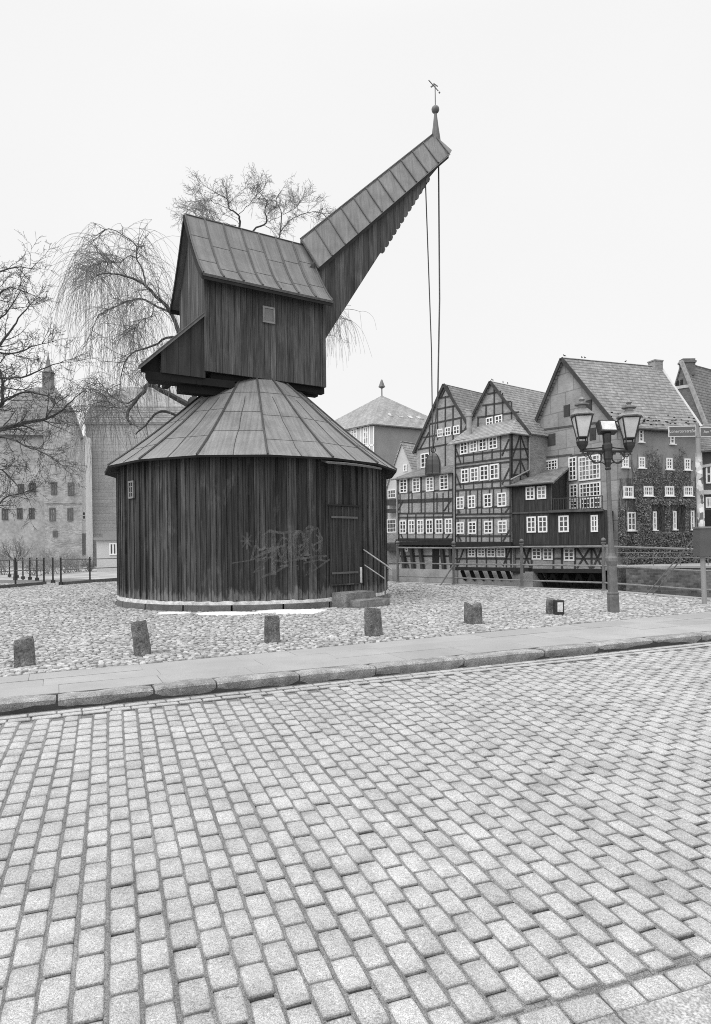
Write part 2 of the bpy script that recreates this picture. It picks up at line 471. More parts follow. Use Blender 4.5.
# road bed (joint shadow in its dark colour) and the granite setts, each a worn block
def rz(p, dz=0.0): return Vector((p.x, p.y, road_z(p.x, p.y)+dz))
m = MB()
q = [ka+kd*-16+kn*-0.02, ka+kd*34+kn*-0.02, ka+kd*34+kn*12.5, ka+kd*-16+kn*12.5]
m.add([rz(p, -0.030) for p in q], [(0,3,2,1)])
kind(m.build('road_bed', GROUT, uvfn=flat_uv), 'structure')

c1 = road_hit(109+0, 960); c0 = road_hit(109, 720)
cd = (c0-c1); cd.z = 0; cd.normalize()                 # courses run this way (away from the camera)
tA = road_hit(156, 962); tB = road_hit(256, 962-19.2); td = (tB-tA); td.z = 0; td.normalize()
pA = road_hit(100, 984); pB = road_hit(133.5, 984); tB2 = pB-pA; tB2.z = 0
colw = abs(tB2.x*cd.y-tB2.y*cd.x)                      # perpendicular course spacing
cp = Vector((cd.y, -cd.x, 0))
rowl = colw*1.58
near_a = road_hit(591, 992); near_b = road_hit(711, 956.7)
nd = (near_b-near_a); nd.z = 0; nd.normalize(); nn = Vector((nd.y, -nd.x, 0))
if nn.y > 0: nn = -nn                                   # towards the camera
def sett(m, c, hx, hy, ax, ay, top, h0):
    """a block with rounded shoulders; ax, ay unit directions"""
    z = road_z(c.x, c.y)
    tx, ty = rnd.gauss(0,.008), rnd.gauss(0,.008); dz = rnd.gauss(0, .0013)+h0
    jit = [(rnd.uniform(-.022,.010), rnd.uniform(-.018,.006)) for _ in range(4)]
    vs = []
    corners = [(-1,-1),(-0.55,-1.02),(0.55,-1.02),(1,-1),(1.02,-0.55),(1.02,0.55),(1,1),(0.55,1.02),(-0.55,1.02),(-1,1),(-1.02,0.55),(-1.02,-0.55)]
    for rr, zz in ((1.0,-0.035),(1.0,-0.008),(0.93,-0.002),(0.78,0.0)):
        for i, (a, b) in enumerate(corners):
            j = jit[{0:0,1:0,2:1,3:1,4:1,5:2,6:2,7:2,8:3,9:3,10:3,11:0}[i]]
            cr = 0.994 if i in (0,3,6,9) else 1.0
            la = a*(hx-0.006*(1-rr)/0.22)*(1+j[0])*cr; lb = b*(hy-0.006*(1-rr)/0.22)*(1+j[1])*cr
            if rr < 0.9: la = a*(hx-0.013)*(1+j[0])*cr; lb = b*(hy-0.013)*(1+j[1])*cr
            elif rr < 1.0: la = a*(hx-0.0045)*(1+j[0])*cr; lb = b*(hy-0.0045)*(1+j[1])*cr
            p = c+ax*la+ay*lb
            vs.append((p.x, p.y, road_z(p.x,p.y)+dz+zz+la*tx+lb*ty))
    n = 12; fs = []
    for L in range(3):
        for k in range(n):
            k2 = (k+1) % n; fs.append((L*n+k, L*n+k2, (L+1)*n+k2, (L+1)*n+k))
    vs.append((c.x, c.y, z+dz+0.003)); 
    for k in range(n): fs.append((3*n+k, 3*n+(k+1) % n, 4*n))
    # keep the faces looking up
    if ax.cross(ay).z < 0: fs = [f[::-1] for f in fs]
    m.add(vs, fs)
m = MB()
base = road_hit(107.5, 984); base.z = 0

RP = [0.0]
while RP[-1] < 24: 
    d_ = RP[-1]-6.0; f_ = min(max((d_-0.4)/2.2, 0), 1); RP.append(RP[-1]+rowl*(1.0-.15*f_))
def rowpos(i): return RP[min(i, len(RP)-1)]+max(0, i-len(RP)+1)*rowl*.85
ncol = 0; strips = MB()
for i in range(-100, 170):
    off = (0.5*rowl if i % 2 else 0.0)+rnd.gauss(0, .007); wob = rnd.uniform(-.002,.002); gi = 0
    s = -6.0+off
    for q_ in range(32):
        a = base+cp*(colw*i)+cd*(-5+q_*0.6); b = a+cd*0.6; mid = (a+b)/2
        if mid.y < 0.3 or abs(mid.x) > 0.62*mid.y+4.6 or (mid-ka).dot(kn) < 0.2 or (mid-near_a).dot(nn) > -0.04: continue
        h_ = -0.0050
        vs = [rz(a-cp*0.014, h_-.003), rz(a, h_+.0015*rnd.random()), rz(a+cp*0.014, h_-.003), rz(b+cp*0.014, h_-.003), rz(b, h_+.0015), rz(b-cp*0.014, h_-.003)]
        strips.add(vs, [(0,1,4,5),(1,2,3,4)])
    while rowpos(gi) < 22.0:
        s = -6.0+off+rowpos(gi)+rnd.gauss(0, .0022); ln = (rowpos(gi+1)-rowpos(gi))*rnd.uniform(.985, 1.0); gi += 1
        c = base+cp*(colw*i+colw*0.5+wob+0.006*math.sin(s*1.7+i*.8))+cd*(s+ln/2)
        if c.y < 0.6 or abs(c.x) > 0.60*c.y+4.2: continue
        dk = (c-ka).dot(kn)
        if dk < 0.30: continue
        if (c-near_a).dot(nn) > -0.075:
            e_ = c+cd*(ln/2); de = (e_-near_a).dot(nn); nl = (-0.008-de)/max(-cd.dot(nn), .3)
            if nl > 0.045 and nl < ln*1.3: sett(m, e_-cd*(nl/2), colw/2-0.0066, nl/2-0.0042, cp, cd, 0, 0.0)
            continue
        sett(m, c, colw/2-0.0066, ln/2-0.0037, cp, cd, 0, 0.0)
# two rows of long setts as gutter beside the far kerb, one row of bigger ones at the near edge
for rowi in range(2):
    s = -10.0
    while s < 24:
        ln = rnd.uniform(0.17, 0.26); c = ka+kd*(s+ln/2)+kn*(0.085+0.115*rowi+0.02); c.z = 0; s += ln
        if abs(c.x) < 0.6*c.y+4.2: sett(m, c, ln/2-0.006, 0.05, kd, kn*-1, 0, 0.004)
s = -6.5
while s < 9:
    ln = rnd.uniform(0.16, 0.2); c = near_a+nd*(s+ln/2)+nn*0.065; c.z = 0; s += ln
    if c.y > 0.4: sett(m, c, ln/2-0.006, 0.058, nd, -nn, 0, 0.004)
for k_ in range(68):
    a = near_a+nd*(-7+k_*.25)-nn*.10; b = a+nd*.25; strips.add([rz(a,-.010), rz(b,-.010), rz(b+nn*.24,-.010), rz(a+nn*.24,-.010)], [(0,3,2,1)])
for k_ in range(140):
    a = ka+kd*(-10+k_*.25)+kn*-.06; b = a+kd*.25; strips.add([rz(a,-.012), rz(b,-.012), rz(b+kn*.46,-.012), rz(a+kn*.46,-.012)], [(0,3,2,1)])
kind(strips.build('joint_sand', GROUTL, uvfn=flat_uv), 'structure')
road = kind(m.build('road', SETT, uvfn=flat_uv, smooth=False), 'structure')
at_ = road.data.attributes.new('worn', 'FLOAT', 'POINT'); nset = len(m.v)//49
at_.data.foreach_set('value', ((([-.5]*4+[.25]*2)*2)*2+([-.15]*4+[.62]*2)*2+([.62]*4+[.85]*2)*2+[1.0])*nset)  # low values on the end rims paint in the joint shade
# near pavement: a few big rough slabs
m = MB(); s = -8.0
while s < 10:
    a = near_a+nd*(s+0.006)+nn*0.135; b = near_a+nd*(s+0.994)+nn*0.135; c = b+nn*0.9; d = a+nn*0.9
    m.prism([rz(p, 0.014) for p in (a,b,c,d)], Vector((0,0,-0.2))); s += 1.0
kind(m.build('near_pavement', NEARM, uvfn=flat_uv), 'structure')

# melting snow by the crane and on the cobbles
def snow_patch(m, c, rx, ry, ang, seed):
    n = 26; r2 = random.Random(seed); vs = []; fs = []
    for L, (f, z) in enumerate(((1.0, -0.02), (0.93, 0.018), (0.6, 0.034))):
        for k in range(n):
            t = 6.283*k/n; w = 1+0.7*noise.noise(Vector((math.cos(t)*1.6, math.sin(t)*1.6, seed*1.3)))+0.4*noise.noise(Vector((math.cos(t)*5, math.sin(t)*5, seed)))
            x = rx*f*w*math.cos(t); y = ry*f*w*math.sin(t)
            vs.append((c.x+x*math.cos(ang)-y*math.sin(ang), c.y+x*math.sin(ang)+y*math.cos(ang), z))
    for L in range(2):
        for k in range(n):
            k2 = (k+1) % n; fs.append((L*n+k, L*n+k2, (L+1)*n+k2, (L+1)*n+k))
    vs.append((c.x, c.y, 0.038))
    for k in range(n): fs.append((2*n+k, 2*n+(k+1) % n, 3*n))
    m.add(vs, fs)
m = MB()
for (x0, x1, y, ry, sd) in ((256,328,611.8,.42,1),(204,258,613.6,.24,2),(156,186,613.4,.13,3)):
    a = G(x0, y); b = G(x1, y); snow_patch(m, (a+b)/2, (b-a).length/2, ry, math.atan2((b-a).y, (b-a).x), sd)
kind(m.build('snow', SNOW, smooth=True), 'stuff')
# ------------------------------------------------------------------ the crane
AU = math.radians(31.6); U3 = Vector((math.cos(AU), math.sin(AU), 0)); V3 = Vector((-math.sin(AU), math.cos(AU), 0)); Z3 = Vector((0,0,1))
def CU(u, v, z): return K+U3*u+V3*v+Z3*z
crane = thing('treadwheel_crane', 'old timber harbour crane with round boarded base, lead roofs and slanting jib', 'crane', K)
NB = 94
def ang_pt(a, r, z): return Vector((K.x+r*math.cos(a), K.y+r*math.sin(a), z))
drum_uv = lambda p, c: (((math.atan2(c.y-K.y, c.x-K.x)) + (lambda d: (d+math.pi) % (2*math.pi)-math.pi)(math.atan2(p.y-K.y, p.x-K.x)-math.atan2(c.y-K.y, c.x-K.x)))*RW, p.z)
a_door = math.atan2(G(345,604).y-K.y, G(345,604).x-K.x)
# angle on the drum seen at a pixel
def drum_ang(px, py=545, R=RW):
    r = ray(px, py); dx, dy = r[0], 1.0
    A = dx*dx+dy*dy; B = -2*(dx*K.x+dy*K.y); C_ = K.x**2+K.y**2-R*R
    D = B*B-4*A*C_
    t = (-B-math.sqrt(max(D, 0)))/(2*A)
    return math.atan2(dy*t-K.y, dx*t-K.x), t
def drum_z(px, py, R=RW):
    a, t = drum_ang(px, py, R); return EYE+ray(px, py)[2]*t
d0, _ = drum_ang(328.5); d1, _ = drum_ang(358)
zdt = drum_z(343, 506.4); zdb = drum_z(343, 585)
m = MB(); n = NB*2; vs = []; fs = []
zs = [0.13, 3.62]
ring = [2*math.pi*k/n for k in range(n)]
for z in zs: vs += [ang_pt(a, RW-0.012, z) for a in ring]
for k in range(n): fs.append((k, (k+1) % n, n+(k+1) % n, n+k))
m.add(vs, fs)
m.build('wall', WOOD, crane, uvfn=drum_uv)
# boards overlapping, every one a little proud of the last, and cover battens
m = MB()
for k in range(NB):
    a = 2*math.pi*k/NB
    inside = (a-d0+math.pi) % (2*math.pi)-math.pi > -0.02 and (a-d1+math.pi) % (2*math.pi)-math.pi < 0.02
    w = 0.05+rnd.uniform(-.012,.02); tk = 0.040+rnd.uniform(-.010,.014); zb = 0.22+rnd.uniform(-.03,.06)
    t = Vector((-math.sin(a), math.cos(a), 0)); o = Vector((math.cos(a), math.sin(a), 0))
    z0 = zdt+0.02 if inside else zb
    lean = rnd.uniform(-.012,.012)
    p = ang_pt(a, RW-0.012+tk/2, z0)+t*lean; q = ang_pt(a, RW-0.012+tk/2, 3.55)
    m.beam(p, q, w, tk, o)
m.build('batten', BATTEN, crane, uvfn=drum_uv)
# every other board slightly proud, so that the wall is stepped like the real cladding
m = MB()
for k in range(NB):
    if rnd.random() < 0.45: continue
    a = 2*math.pi*(k+0.5)/NB
    if (a-d0+math.pi) % (2*math.pi)-math.pi > -0.05 and (a-d1+math.pi) % (2*math.pi)-math.pi < 0.05: continue
    o = Vector((math.cos(a), math.sin(a), 0))
    m.beam(ang_pt(a, RW-0.006, 0.19+rnd.uniform(0,.05)), ang_pt(a, RW-0.006, 3.56), 0.185, 0.016, o)
m.build('board', WOOD, crane, uvfn=drum_uv)
# white lime line and stone plinth
m = MB()
def ringband(m, r0, r1, z0, z1, n=128, jag=0.0, skip=None):
    vs = []
    for k in range(n):
        a = 2*math.pi*k/n; j = rnd.uniform(-jag, jag)
        vs += [ang_pt(a, r0, z0), ang_pt(a, r1, z0), ang_pt(a, r1, z1+j), ang_pt(a, r0, z1+j)]
    fs = []
    for k in range(n):
        if skip and skip(2*math.pi*(k+.5)/n): continue
        i = k*4; j = ((k+1) % n)*4
        for q in range(4): fs.append((i+q, j+q, j+(q+1) % 4, i+(q+1) % 4))
    m.add(vs, fs)
ringband(m, RW-0.05, RW+0.045, 0.135, 0.215, 190, 0.014); m.build('lime_band', WHITEF, crane, uvfn=drum_uv)
m = MB()
k = 0
for i in range(20):
    a0 = 2*math.pi*i/20+0.006; a1 = 2*math.pi*(i+1)/20-0.006; vs = []; nn_ = 8
    for j in range(nn_+1):
        a = a0+(a1-a0)*j/nn_
        vs += [ang_pt(a, RW-0.05, -0.1), ang_pt(a, RW+0.055, -0.1), ang_pt(a, RW+0.05, 0.125), ang_pt(a, RW+0.035, 0.135), ang_pt(a, RW-0.05, 0.135)]
    fs = [(0,1,2,3,4)[::-1], tuple(nn_*5+x for x in range(5))]
    for j in range(nn_):
        for q in range(5): fs.append((j*5+q, (j+1)*5+q, (j+1)*5+(q+1) % 5, j*5+(q+1) % 5))
    m.add(vs, [f[::-1] for f in fs])
m.build('plinth', PLINTH, crane, uvfn=drum_uv)

# conical lead roof: a sixteen-sided cone with standing seams and cross welts
NF = 16; aoff = drum_ang(332, 462, 4.0)[0]
RE, ZE = 4.05, 3.52; RT, ZT = 0.95, 6.12
def cone_rz(f):
    z = ZE+(ZT-ZE)*f; r = RE+(RT-RE)*f - 0.16*math.sin(math.pi*f)*(1-f)
    return r, z
m = MB(); seg = 10; vs = []; fs = []
for j in range(seg+1):
    r, z = cone_rz(j/seg)
    for k in range(NF): vs.append(ang_pt(aoff+2*math.pi*k/NF, r, z))
for j in range(seg):
    for k in range(NF): fs.append((j*NF+k, j*NF+(k+1) % NF, (j+1)*NF+(k+1) % NF, (j+1)*NF+k))
m.add(vs, fs); croof = m.build('roof', LEAD, crane)
m = MB(); vs = []; fs = []
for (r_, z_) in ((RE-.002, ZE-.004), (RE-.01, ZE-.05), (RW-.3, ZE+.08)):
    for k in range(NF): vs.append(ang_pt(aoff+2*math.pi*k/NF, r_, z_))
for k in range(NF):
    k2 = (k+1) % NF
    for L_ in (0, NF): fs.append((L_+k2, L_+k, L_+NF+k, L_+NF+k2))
m.add(vs, fs); m.build('soffit', BLACKW, croof)  # roof underside coloured near-black to stand in for eave shade
m = MB()
for k in range(NF):
    for half in (0, 1):
        pts = []
        for j in range(seg+1):
            r, z = cone_rz(j/seg)
            if half:
                if j > 7: break
                a = ang_pt(aoff+2*math.pi*k/NF, r, z); b = ang_pt(aoff+2*math.pi*(k+1)/NF, r, z); ff = 0.5+0.012*math.sin(j*2.1+k); p = a.lerp(b, ff)+Vector((0,0,.008))
            else: p = ang_pt(aoff+2*math.pi*k/NF, r+0.004, z+0.018)
            pts.append(p)
        m.tube(pts, 0.008 if half else 0.026, 5)
    for fj in (0.22+0.05*((k*7) % 3-1), 0.5+0.04*((k*5) % 3-1), 0.78+0.03*((k*3) % 3-1)):
        r, z = cone_rz(fj); a = ang_pt(aoff+2*math.pi*k/NF, r, z+0.004); b = ang_pt(aoff+2*math.pi*(k+1)/NF, r, z+0.004)
        o = (a+b)/2-K; o.z = 0; o = (o.normalized()*0.66+Vector((0,0,.75))).normalized()
        m.beam(a, b, 0.010, 0.008, o)
m.build('seam', LEADS, croof)
# little drip canopy above the door
cd0 = drum_ang(326, 462, 4.0)[0]; cd1 = drum_ang(378, 466, 4.0)[0]
m = MB(); vs = []; N = 12
for j in range(N+1):
    a = cd0+(cd1-cd0)*j/N
    vs += [ang_pt(a, RE-0.28, ZE-0.02), ang_pt(a, RE+0.06, ZE-0.11), ang_pt(a, RE+0.05, ZE-0.155), ang_pt(a, RE-0.28, ZE-0.06)]
fs = [(0,1,2,3)[::-1], tuple(N*4+x for x in range(4))]
for j in range(N):
    for q in range(4): fs.append((j*4+q, (j+1)*4+q, (j+1)*4+(q+1) % 4, j*4+(q+1) % 4))
m.add(vs, [f[::-1] for f in fs]); m.build('door_canopy', LEADD, crane)

# door: plank leaf with strap hinges, set on the curved wall
def drum_frame(a):
    o = Vector((math.cos(a), math.sin(a), 0)); t = Vector((-math.sin(a), math.cos(a), 0)); return o, t
dm = (d0+d1)/2; od, tdv = drum_frame(dm); dw = abs(d1-d0)*RW
dc = ang_pt(dm, RW+0.012, 0)
m = MB()
for i in range(5):
    f = -dw/2+dw*(i+0.5)/5
    m.beam(dc+tdv*f+Z3*zdb, dc+tdv*f+Z3*zdt, dw/5-0.008, 0.04+0.006*(i % 2), od)
    
door = m.build('door', DOORW, crane)
m = MB()
for i in range(1, 5):
    f = -dw/2+dw*i/5; m.beam(dc+tdv*f+od*0.03+Z3*(zdb+.02), dc+tdv*f+od*0.03+Z3*(zdt-.02), 0.03, 0.03, od)
m.build('cover_strip', BATTEN, door)
for z in (zdb+0.30, zdt-0.27):
    m = MB(); m.beam(dc-tdv*(dw/2-.02)+od*0.052+Z3*z, dc+tdv*(dw/2-.1)+od*0.052+Z3*z, 0.012, 0.05, Z3); m.build('hinge_strap', IRON, door)
m = MB(); m.beam(dc-tdv*(dw/2+.06)+od*0.04+Z3*(zdt+.02), dc+tdv*(dw/2+.06)+od*0.04+Z3*(zdt+.02), 0.05, 0.035, Z3); m.build('lintel', DARKW, door)
m = MB(); m.beam(dc-tdv*(dw/2)+od*0.05+Z3*(zdb+.02), dc+tdv*(dw/2)+od*0.05+Z3*(zdb+.02), 0.05, 0.03, Z3); m.build('bottom_rail', BATTEN, door)
m = MB(); ap = drum_ang(358.5)[0]; o_, t_ = drum_frame(ap)
m.beam(ang_pt(ap, RW+.06, zdb+.03), ang_pt(ap, RW+.06, zdb+.42), 0.075, 0.03, o_); m.build('white_post', WHITEF, crane)
# small window of the drum
wa = drum_ang(132.7, 490)[0]; o_, t_ = drum_frame(wa); wzt = drum_z(132.7, 481); wzb = drum_z(132.7, 498.6)
def small_window(c, t, o, w, h, parent, nx, ny, pale=None, fr=0.045):
    m = MB(); c = Vector(c)
    for sx in (-1, 1): m.beam(c+t*(sx*(w/2-fr/2))-Z3*h/2, c+t*(sx*(w/2-fr/2))+Z3*h/2, fr, 0.05, o)
    for sz in (-1, 1): m.beam(c-t*(w/2-fr)+Z3*(sz*(h/2-fr/2)), c+t*(w/2-fr)+Z3*(sz*(h/2-fr/2)), 0.05, fr, Z3)
    for i in range(1, nx): m.beam(c+t*(-w/2+w*i/nx)-Z3*(h/2-fr), c+t*(-w/2+w*i/nx)+Z3*(h/2-fr), 0.025, 0.036, o)
    for i in range(1, ny): m.beam(c-t*(w/2-fr)+Z3*(-h/2+h*i/ny), c+t*(w/2-fr)+Z3*(-h/2+h*i/ny), 0.032, 0.025, Z3)
    wn_ = m.build('window', pale or WHITEF, parent)
    m = MB(); m.obox(c-o*0.012, t*(w/2-fr*0.6), o*0.004, Z3*(h/2-fr*0.6)); m.build('pane', GLASSM, wn_)
    return wn_
GLASSM = M_glass('old_glass', 0.05); GLASSL = M_glass('pale_glass', 0.25)
small_window(ang_pt(wa, RW+0.035, (wzt+wzb)/2), t_, o_, 0.27, wzt-wzb, crane, 2, 3, IRONL)
# faded graffiti strokes: thin worn paint that follows the boards
gm = NT('worn_chalk_paint'); gt = gm.n('ShaderNodeBsdfTransparent'); gx = gm.n('ShaderNodeMixShader')
gfac = gm.ramp(gm.noise(gm.scale(gm.obj(), 7, 7, 2.6), 1.0, 5.0, 0.75), 0.38, 0.68, 0.03, 0.38)
gm.col(0.22); gm.rough(0.95); gm.l(gfac, gx.inputs[0]); gm.l(gt.outputs[0], gx.inputs[1]); gm.l(gm.b.outputs[0], gx.inputs[2])
gm.l(gx.outputs[0], gm.t.nodes['Material Output'].inputs['Surface'])
m = MB()
def stroke(pts, w=0.05):
    # pixels -> points on the drum just outside the battens
    q = []
    for i in range(len(pts)-1):
        (x0,y0), (x1,y1) = pts[i], pts[i+1]; k = max(1, int(math.hypot(x1-x0, y1-y0)/2.0))
        for j in range(k): q.append((x0+(x1-x0)*j/k, y0+(y1-y0)*j/k))
    q.append(pts[-1]); R = RW+0.052; vs = []
    pos = [(drum_ang(x, y, R)[0]*R, drum_z(x, y, R)) for x, y in q]
    for i, (s_, z_) in enumerate(pos):
        a = pos[max(i-1,0)]; b = pos[min(i+1,len(pos)-1)]; dx, dz = b[0]-a[0], b[1]-a[1]; L = math.hypot(dx, dz) or 1
        nx, nz = -dz/L*w/2, dx/L*w/2
        for sg in (-1, 1): vs.append(ang_pt((s_+sg*nx)/R, R, z_+sg*nz))
    m.add(vs, [(2*i, 2*i+1, 2*i+3, 2*i+2) for i in range(len(pos)-1)])
def arc(cx, cy, rx, ry, a0, a1, n=14): return [(cx+rx*math.cos(math.radians(a0+(a1-a0)*i/n)), cy+ry*math.sin(math.radians(a0+(a1-a0)*i/n))) for i in range(n+1)]
for a in (0, 45, 90, 135):
    r_ = 8.5; ca, sa = math.cos(math.radians(a)), math.sin(math.radians(a)); stroke([(247-r_*ca*.8, 541-r_*sa), (247+r_*ca*.8, 541+r_*sa)], .04)
stroke(arc(261, 541, 5, 9, -60, 270)); stroke([(268,531),(283,533),(293,531)], .06); stroke([(273,531),(273.5,560),(273,575)], .08)
stroke(arc(283,548,5,10,90,300)); stroke([(290,534),(289,560)], .06); stroke(arc(299,541,6,10,-120,240), .05); stroke([(284,562),(300,559),(318,556),(327,556)], .05)
stroke([(305,530),(309,526.5),(313,527),(308,540),(307,555)], .06); stroke(arc(316,543,4,8,-90,180), .05); stroke([(262,577),(276,572),(292,562)], .05)
stroke([(256,562),(266,557),(270,548),(262,549)], .04); stroke([(318,532),(322,538),(320,551)], .05)
stroke([(279,560),(286,552),(292,545),(286,538)], .04); stroke([(304,563),(318,560),(328,561)], .04)
r9 = random.Random(3)
for x_, y0, y1 in ((273.5,538,575),(284,545,566),(297,530,560),(306,530,556),(320,536,560)): stroke([(x_,y0),(x_+.5,(y0+y1)/2),(x_,y1)], .13)
stroke([(262,536),(270,530),(284,534),(284,546),(270,548),(272,560),(286,562)], .045); stroke([(292,558),(290,536),(302,532),(304,544),(294,548),(306,560)], .045); stroke([(308,556),(306,532),(318,528),(322,540),(312,546)], .045)
for k in range(10):
    x0 = r9.uniform(252, 322); y0 = r9.uniform(530, 572); stroke([(x0+r9.uniform(-9,9)*i, y0+r9.uniform(-5,5)*i) for i in range(4)], r9.uniform(.025,.05))
m.build('graffiti', gm.m, crane)

# ---- upper house
UL, UR, VN, VF = -1.80, 1.69, -1.11, 1.05; ZB, ZEV, ZAP = 5.98, 8.32, 10.42; VM = (VN+VF)/2
def rprof(v):
    """roof height over v: steep, kicked out at the eaves"""
    d = abs(v-VM); w = 1.46
    f = d/w
    return ZAP-(ZAP-ZEV)*(1.22*f-0.22*f*f*f) if f < 1 else ZEV
m = MB(); th = 0.06
# long walls
m.prism([CU(UL,VN,ZB), CU(UR,VN,ZB), CU(UR,VN,8.55), CU(UL,VN,8.55)], V3*th)
m.prism([CU(UL,VF,ZB), CU(UR,VF,ZB), CU(UR,VF,8.55), CU(UL,VF,8.55)], -V3*th)
m.build('house_wall', HOUSEW, crane)
m = MB()
vv = [VN+th+0.004, VM-0.7, VM-0.35, VM, VM+0.35, VM+0.7, VF-th-0.004]
for u0, sg in ((UL+0.003, 1), (UR-0.003, -1)):
    m.prism([CU(u0,vv[0],ZB+.003), CU(u0,vv[-1],ZB+.003)]+[CU(u0, v, rprof(v)-0.09) for v in vv[::-1]], U3*(sg*th))
m.build('gable_wall', GABLEW, crane)
for (u, v) in ((UL-.015, VN-.015), (UR-.05, VN-.015)):
    m = MB(); m.beam(CU(u+.03, v+.03, ZB-.01), CU(u+.03, v+.03, 8.5), 0.09, 0.09, U3); m.build('corner_post', HOUSEW, crane)
m = MB()
m.prism([CU(UL+.07,VN+.07,ZB+.02), CU(UR-.07,VN+.07,ZB+.02), CU(UR-.07,VF-.07,ZB+.02), CU(UL+.07,VF-.07,ZB+.02)], Z3*0.06)
for v in (VN+.25, VM-.45, VM+.45, VF-.25): m.beam(CU(UL+.2, v, ZB-.07), CU(UR+(0.06 if v < VM-.3 else -.2), v, ZB-.07), 0.2, 0.17)
m.build('floor_beam', BLACKW, crane)
# house roof: two kicked slopes of lead with standing seams
m = MB(); segs = 9; ue0, ue1 = UL-0.16, UR+0.10
for sg in (-1, 1):
    vs = []; fs = []
    for j in range(segs+1):
        v = VM+sg*1.46*j/segs; z = rprof(v)
        for uu in (ue0, ue1): vs.append(CU(uu, v, z))
    b = len(vs)
    for j in range(segs+1):
        v = VM+sg*(1.46*j/segs-0.03 if j else 0); z = rprof(VM+sg*1.46*j/segs)-0.055
        for uu in (ue0, ue1): vs.append(CU(uu, v, z))
    for j in range(segs):
        q = (2*j, 2*j+1, 2*j+3, 2*j+2); fs.append(q if sg < 0 else q[::-1])
        q = (b+2*j, b+2*j+2, b+2*j+3, b+2*j+1); fs.append(q if sg < 0 else q[::-1])
        for e in (0, 1):
            q = (2*j+e, 2*j+2+e, b+2*j+2+e, b+2*j+e); fs.append(q if (e == 0) == (sg < 0) else q[::-1])
    e = segs*2; fs.append((e, e+1, b+e+1, b+e) if sg < 0 else (e+1, e, b+e, b+e+1))
    m.add(vs, fs)
hroof = m.build('house_roof', LEADH, crane)
m = MB()
for i in range(8):
    uu = ue0+0.02+(ue1-ue0-0.04)*i/7.0
    for sg in (-1, 1):
        m.tube([CU(uu+0.006*math.sin(j*1.3+i), VM+sg*(1.46*j/segs), rprof(VM+sg*1.46*j/segs)+0.016) for j in range(segs+1)], 0.025, 5)
m.tube([CU(ue0, VM, ZAP+.01), CU(ue1, VM, ZAP+.01)], 0.022, 6)
for i in range(7):
    for f in (0.33, 0.72):
        ff = f+0.05*((i*5) % 3-1); a = ue0+.02+(ue1-ue0-.04)*i/7; b = ue0+.02+(ue1-ue0-.04)*(i+1)/7; v = VM-1.46*ff
        m.beam(CU(a, v, rprof(v)+.004), CU(b, v, rprof(v)+.004), 0.018, 0.008, (-V3*.8+Z3*.6))
m.build('seam', LEADS, hroof)
# bargeboards on the left gable, fascia along the eave
m = MB()
for sg in (-1, 1):
    for j in range(segs):
        a = VM+sg*1.44*j/segs; b = VM+sg*1.44*(j+1)/segs
        m.prism([CU(ue0-.004,a,rprof(a)-.015), CU(ue0-.004,b,rprof(b)-.015), CU(ue0-.004,b,rprof(b)-.17), CU(ue0-.004,a,rprof(a)-.17)], -U3*0.03)
m.build('bargeboard', DARKW, crane)
m = MB()
for sg, ve in ((-1, VM-1.40), (1, VM+1.40)): m.beam(CU(ue0+.01, ve, ZEV-.075), CU(ue1-.01, ve, ZEV-.075), 0.03, 0.12)
m.build('eave_board', DARKW, crane)
# hatch window in the long wall
wc = CU((-0.22+0.16)/2, VN-0.02, 7.71)
small_window(wc, U3, -V3, 0.36, 0.44, crane, 1, 1, IRONL, 0.05)
m = MB(); m.obox(wc-(-V3)*0.004, U3*0.13, V3*0.006, Z3*0.17); m.build('hatch', M_plain('grey_hatch', 0.20, 0.1), crane)

# ---- lean-to on the left gable
LU, LT, LZ0, LZ1 = -2.92, UL, 5.79, 7.42
def lz(u): return 7.45+(5.80-7.45)*((UL-u)/(UL+3.52))
m = MB()
for v, sg in ((VN-.002, 1),):
    m.prism([CU(UL-.003,v,LZ0), CU(LU,v,LZ0), CU(LU,v,lz(LU)-.05), CU(UL-.003,v,lz(UL)-.05)], V3*(sg*0.05))
m.build('lean_to_wall', LEANW, crane)
m = MB(); m.prism([CU(LU+.02,VN+.06,LZ0+.002), CU(LU+.32,0.45,LZ0+.002), CU(LU+.32,0.45,lz(LU+.32)-.06), CU(LU+.02,VN+.06,lz(LU)-.06)], U3*0.05)
m.prism([CU(LU-.004,VN+.12,5.78), CU(-3.38,VN+.12,5.78), CU(-3.38,VN+.12,lz(-3.38)-.05), CU(LU-.004,VN+.12,lz(LU)-.05)], V3*.04)  # added closing panel, near-black for the shade under the roof
m.build('lean_to_front', BLACKW, crane)
m = MB(); m.slab([CU(UL-.06,VN-.12,lz(UL-.06)), CU(-3.52,VN-.12,lz(-3.52)), CU(-2.95,0.55,lz(-2.95)), CU(UL-.06,0.55,lz(UL-.06))], 0.05)
lroof = m.build('lean_to_roof', LEADH, crane)
m = MB()
for v, ue in ((VN-.12,-3.5), (VN+.45,-3.34), (VM+.0,-3.1), (0.5,-2.97)): m.tube([CU(UL-.06,v,lz(UL-.06)+.015), CU(ue,v,lz(ue)+.015)], 0.018, 5)
m.build('seam', LEADS, lroof)
m = MB()
m.prism([CU(-3.30,VN+.04,5.60), CU(-3.10,VN+.5,5.60), CU(-1.0,VN+.5,5.63), CU(-1.0,VN+.04,5.63)], Z3*0.19)
m.beam(CU(-2.40,VN+.35,5.52), CU(-0.75,VN+.35,5.54), 0.3, 0.2)
for u in (-2.6, -1.95): m.beam(CU(u,VN+.03,5.66), CU(u,VN+.9,5.66), 0.14, 0.1)
m.build('platform', BLACKW, crane)  # platform shade is painted into its near-black colour
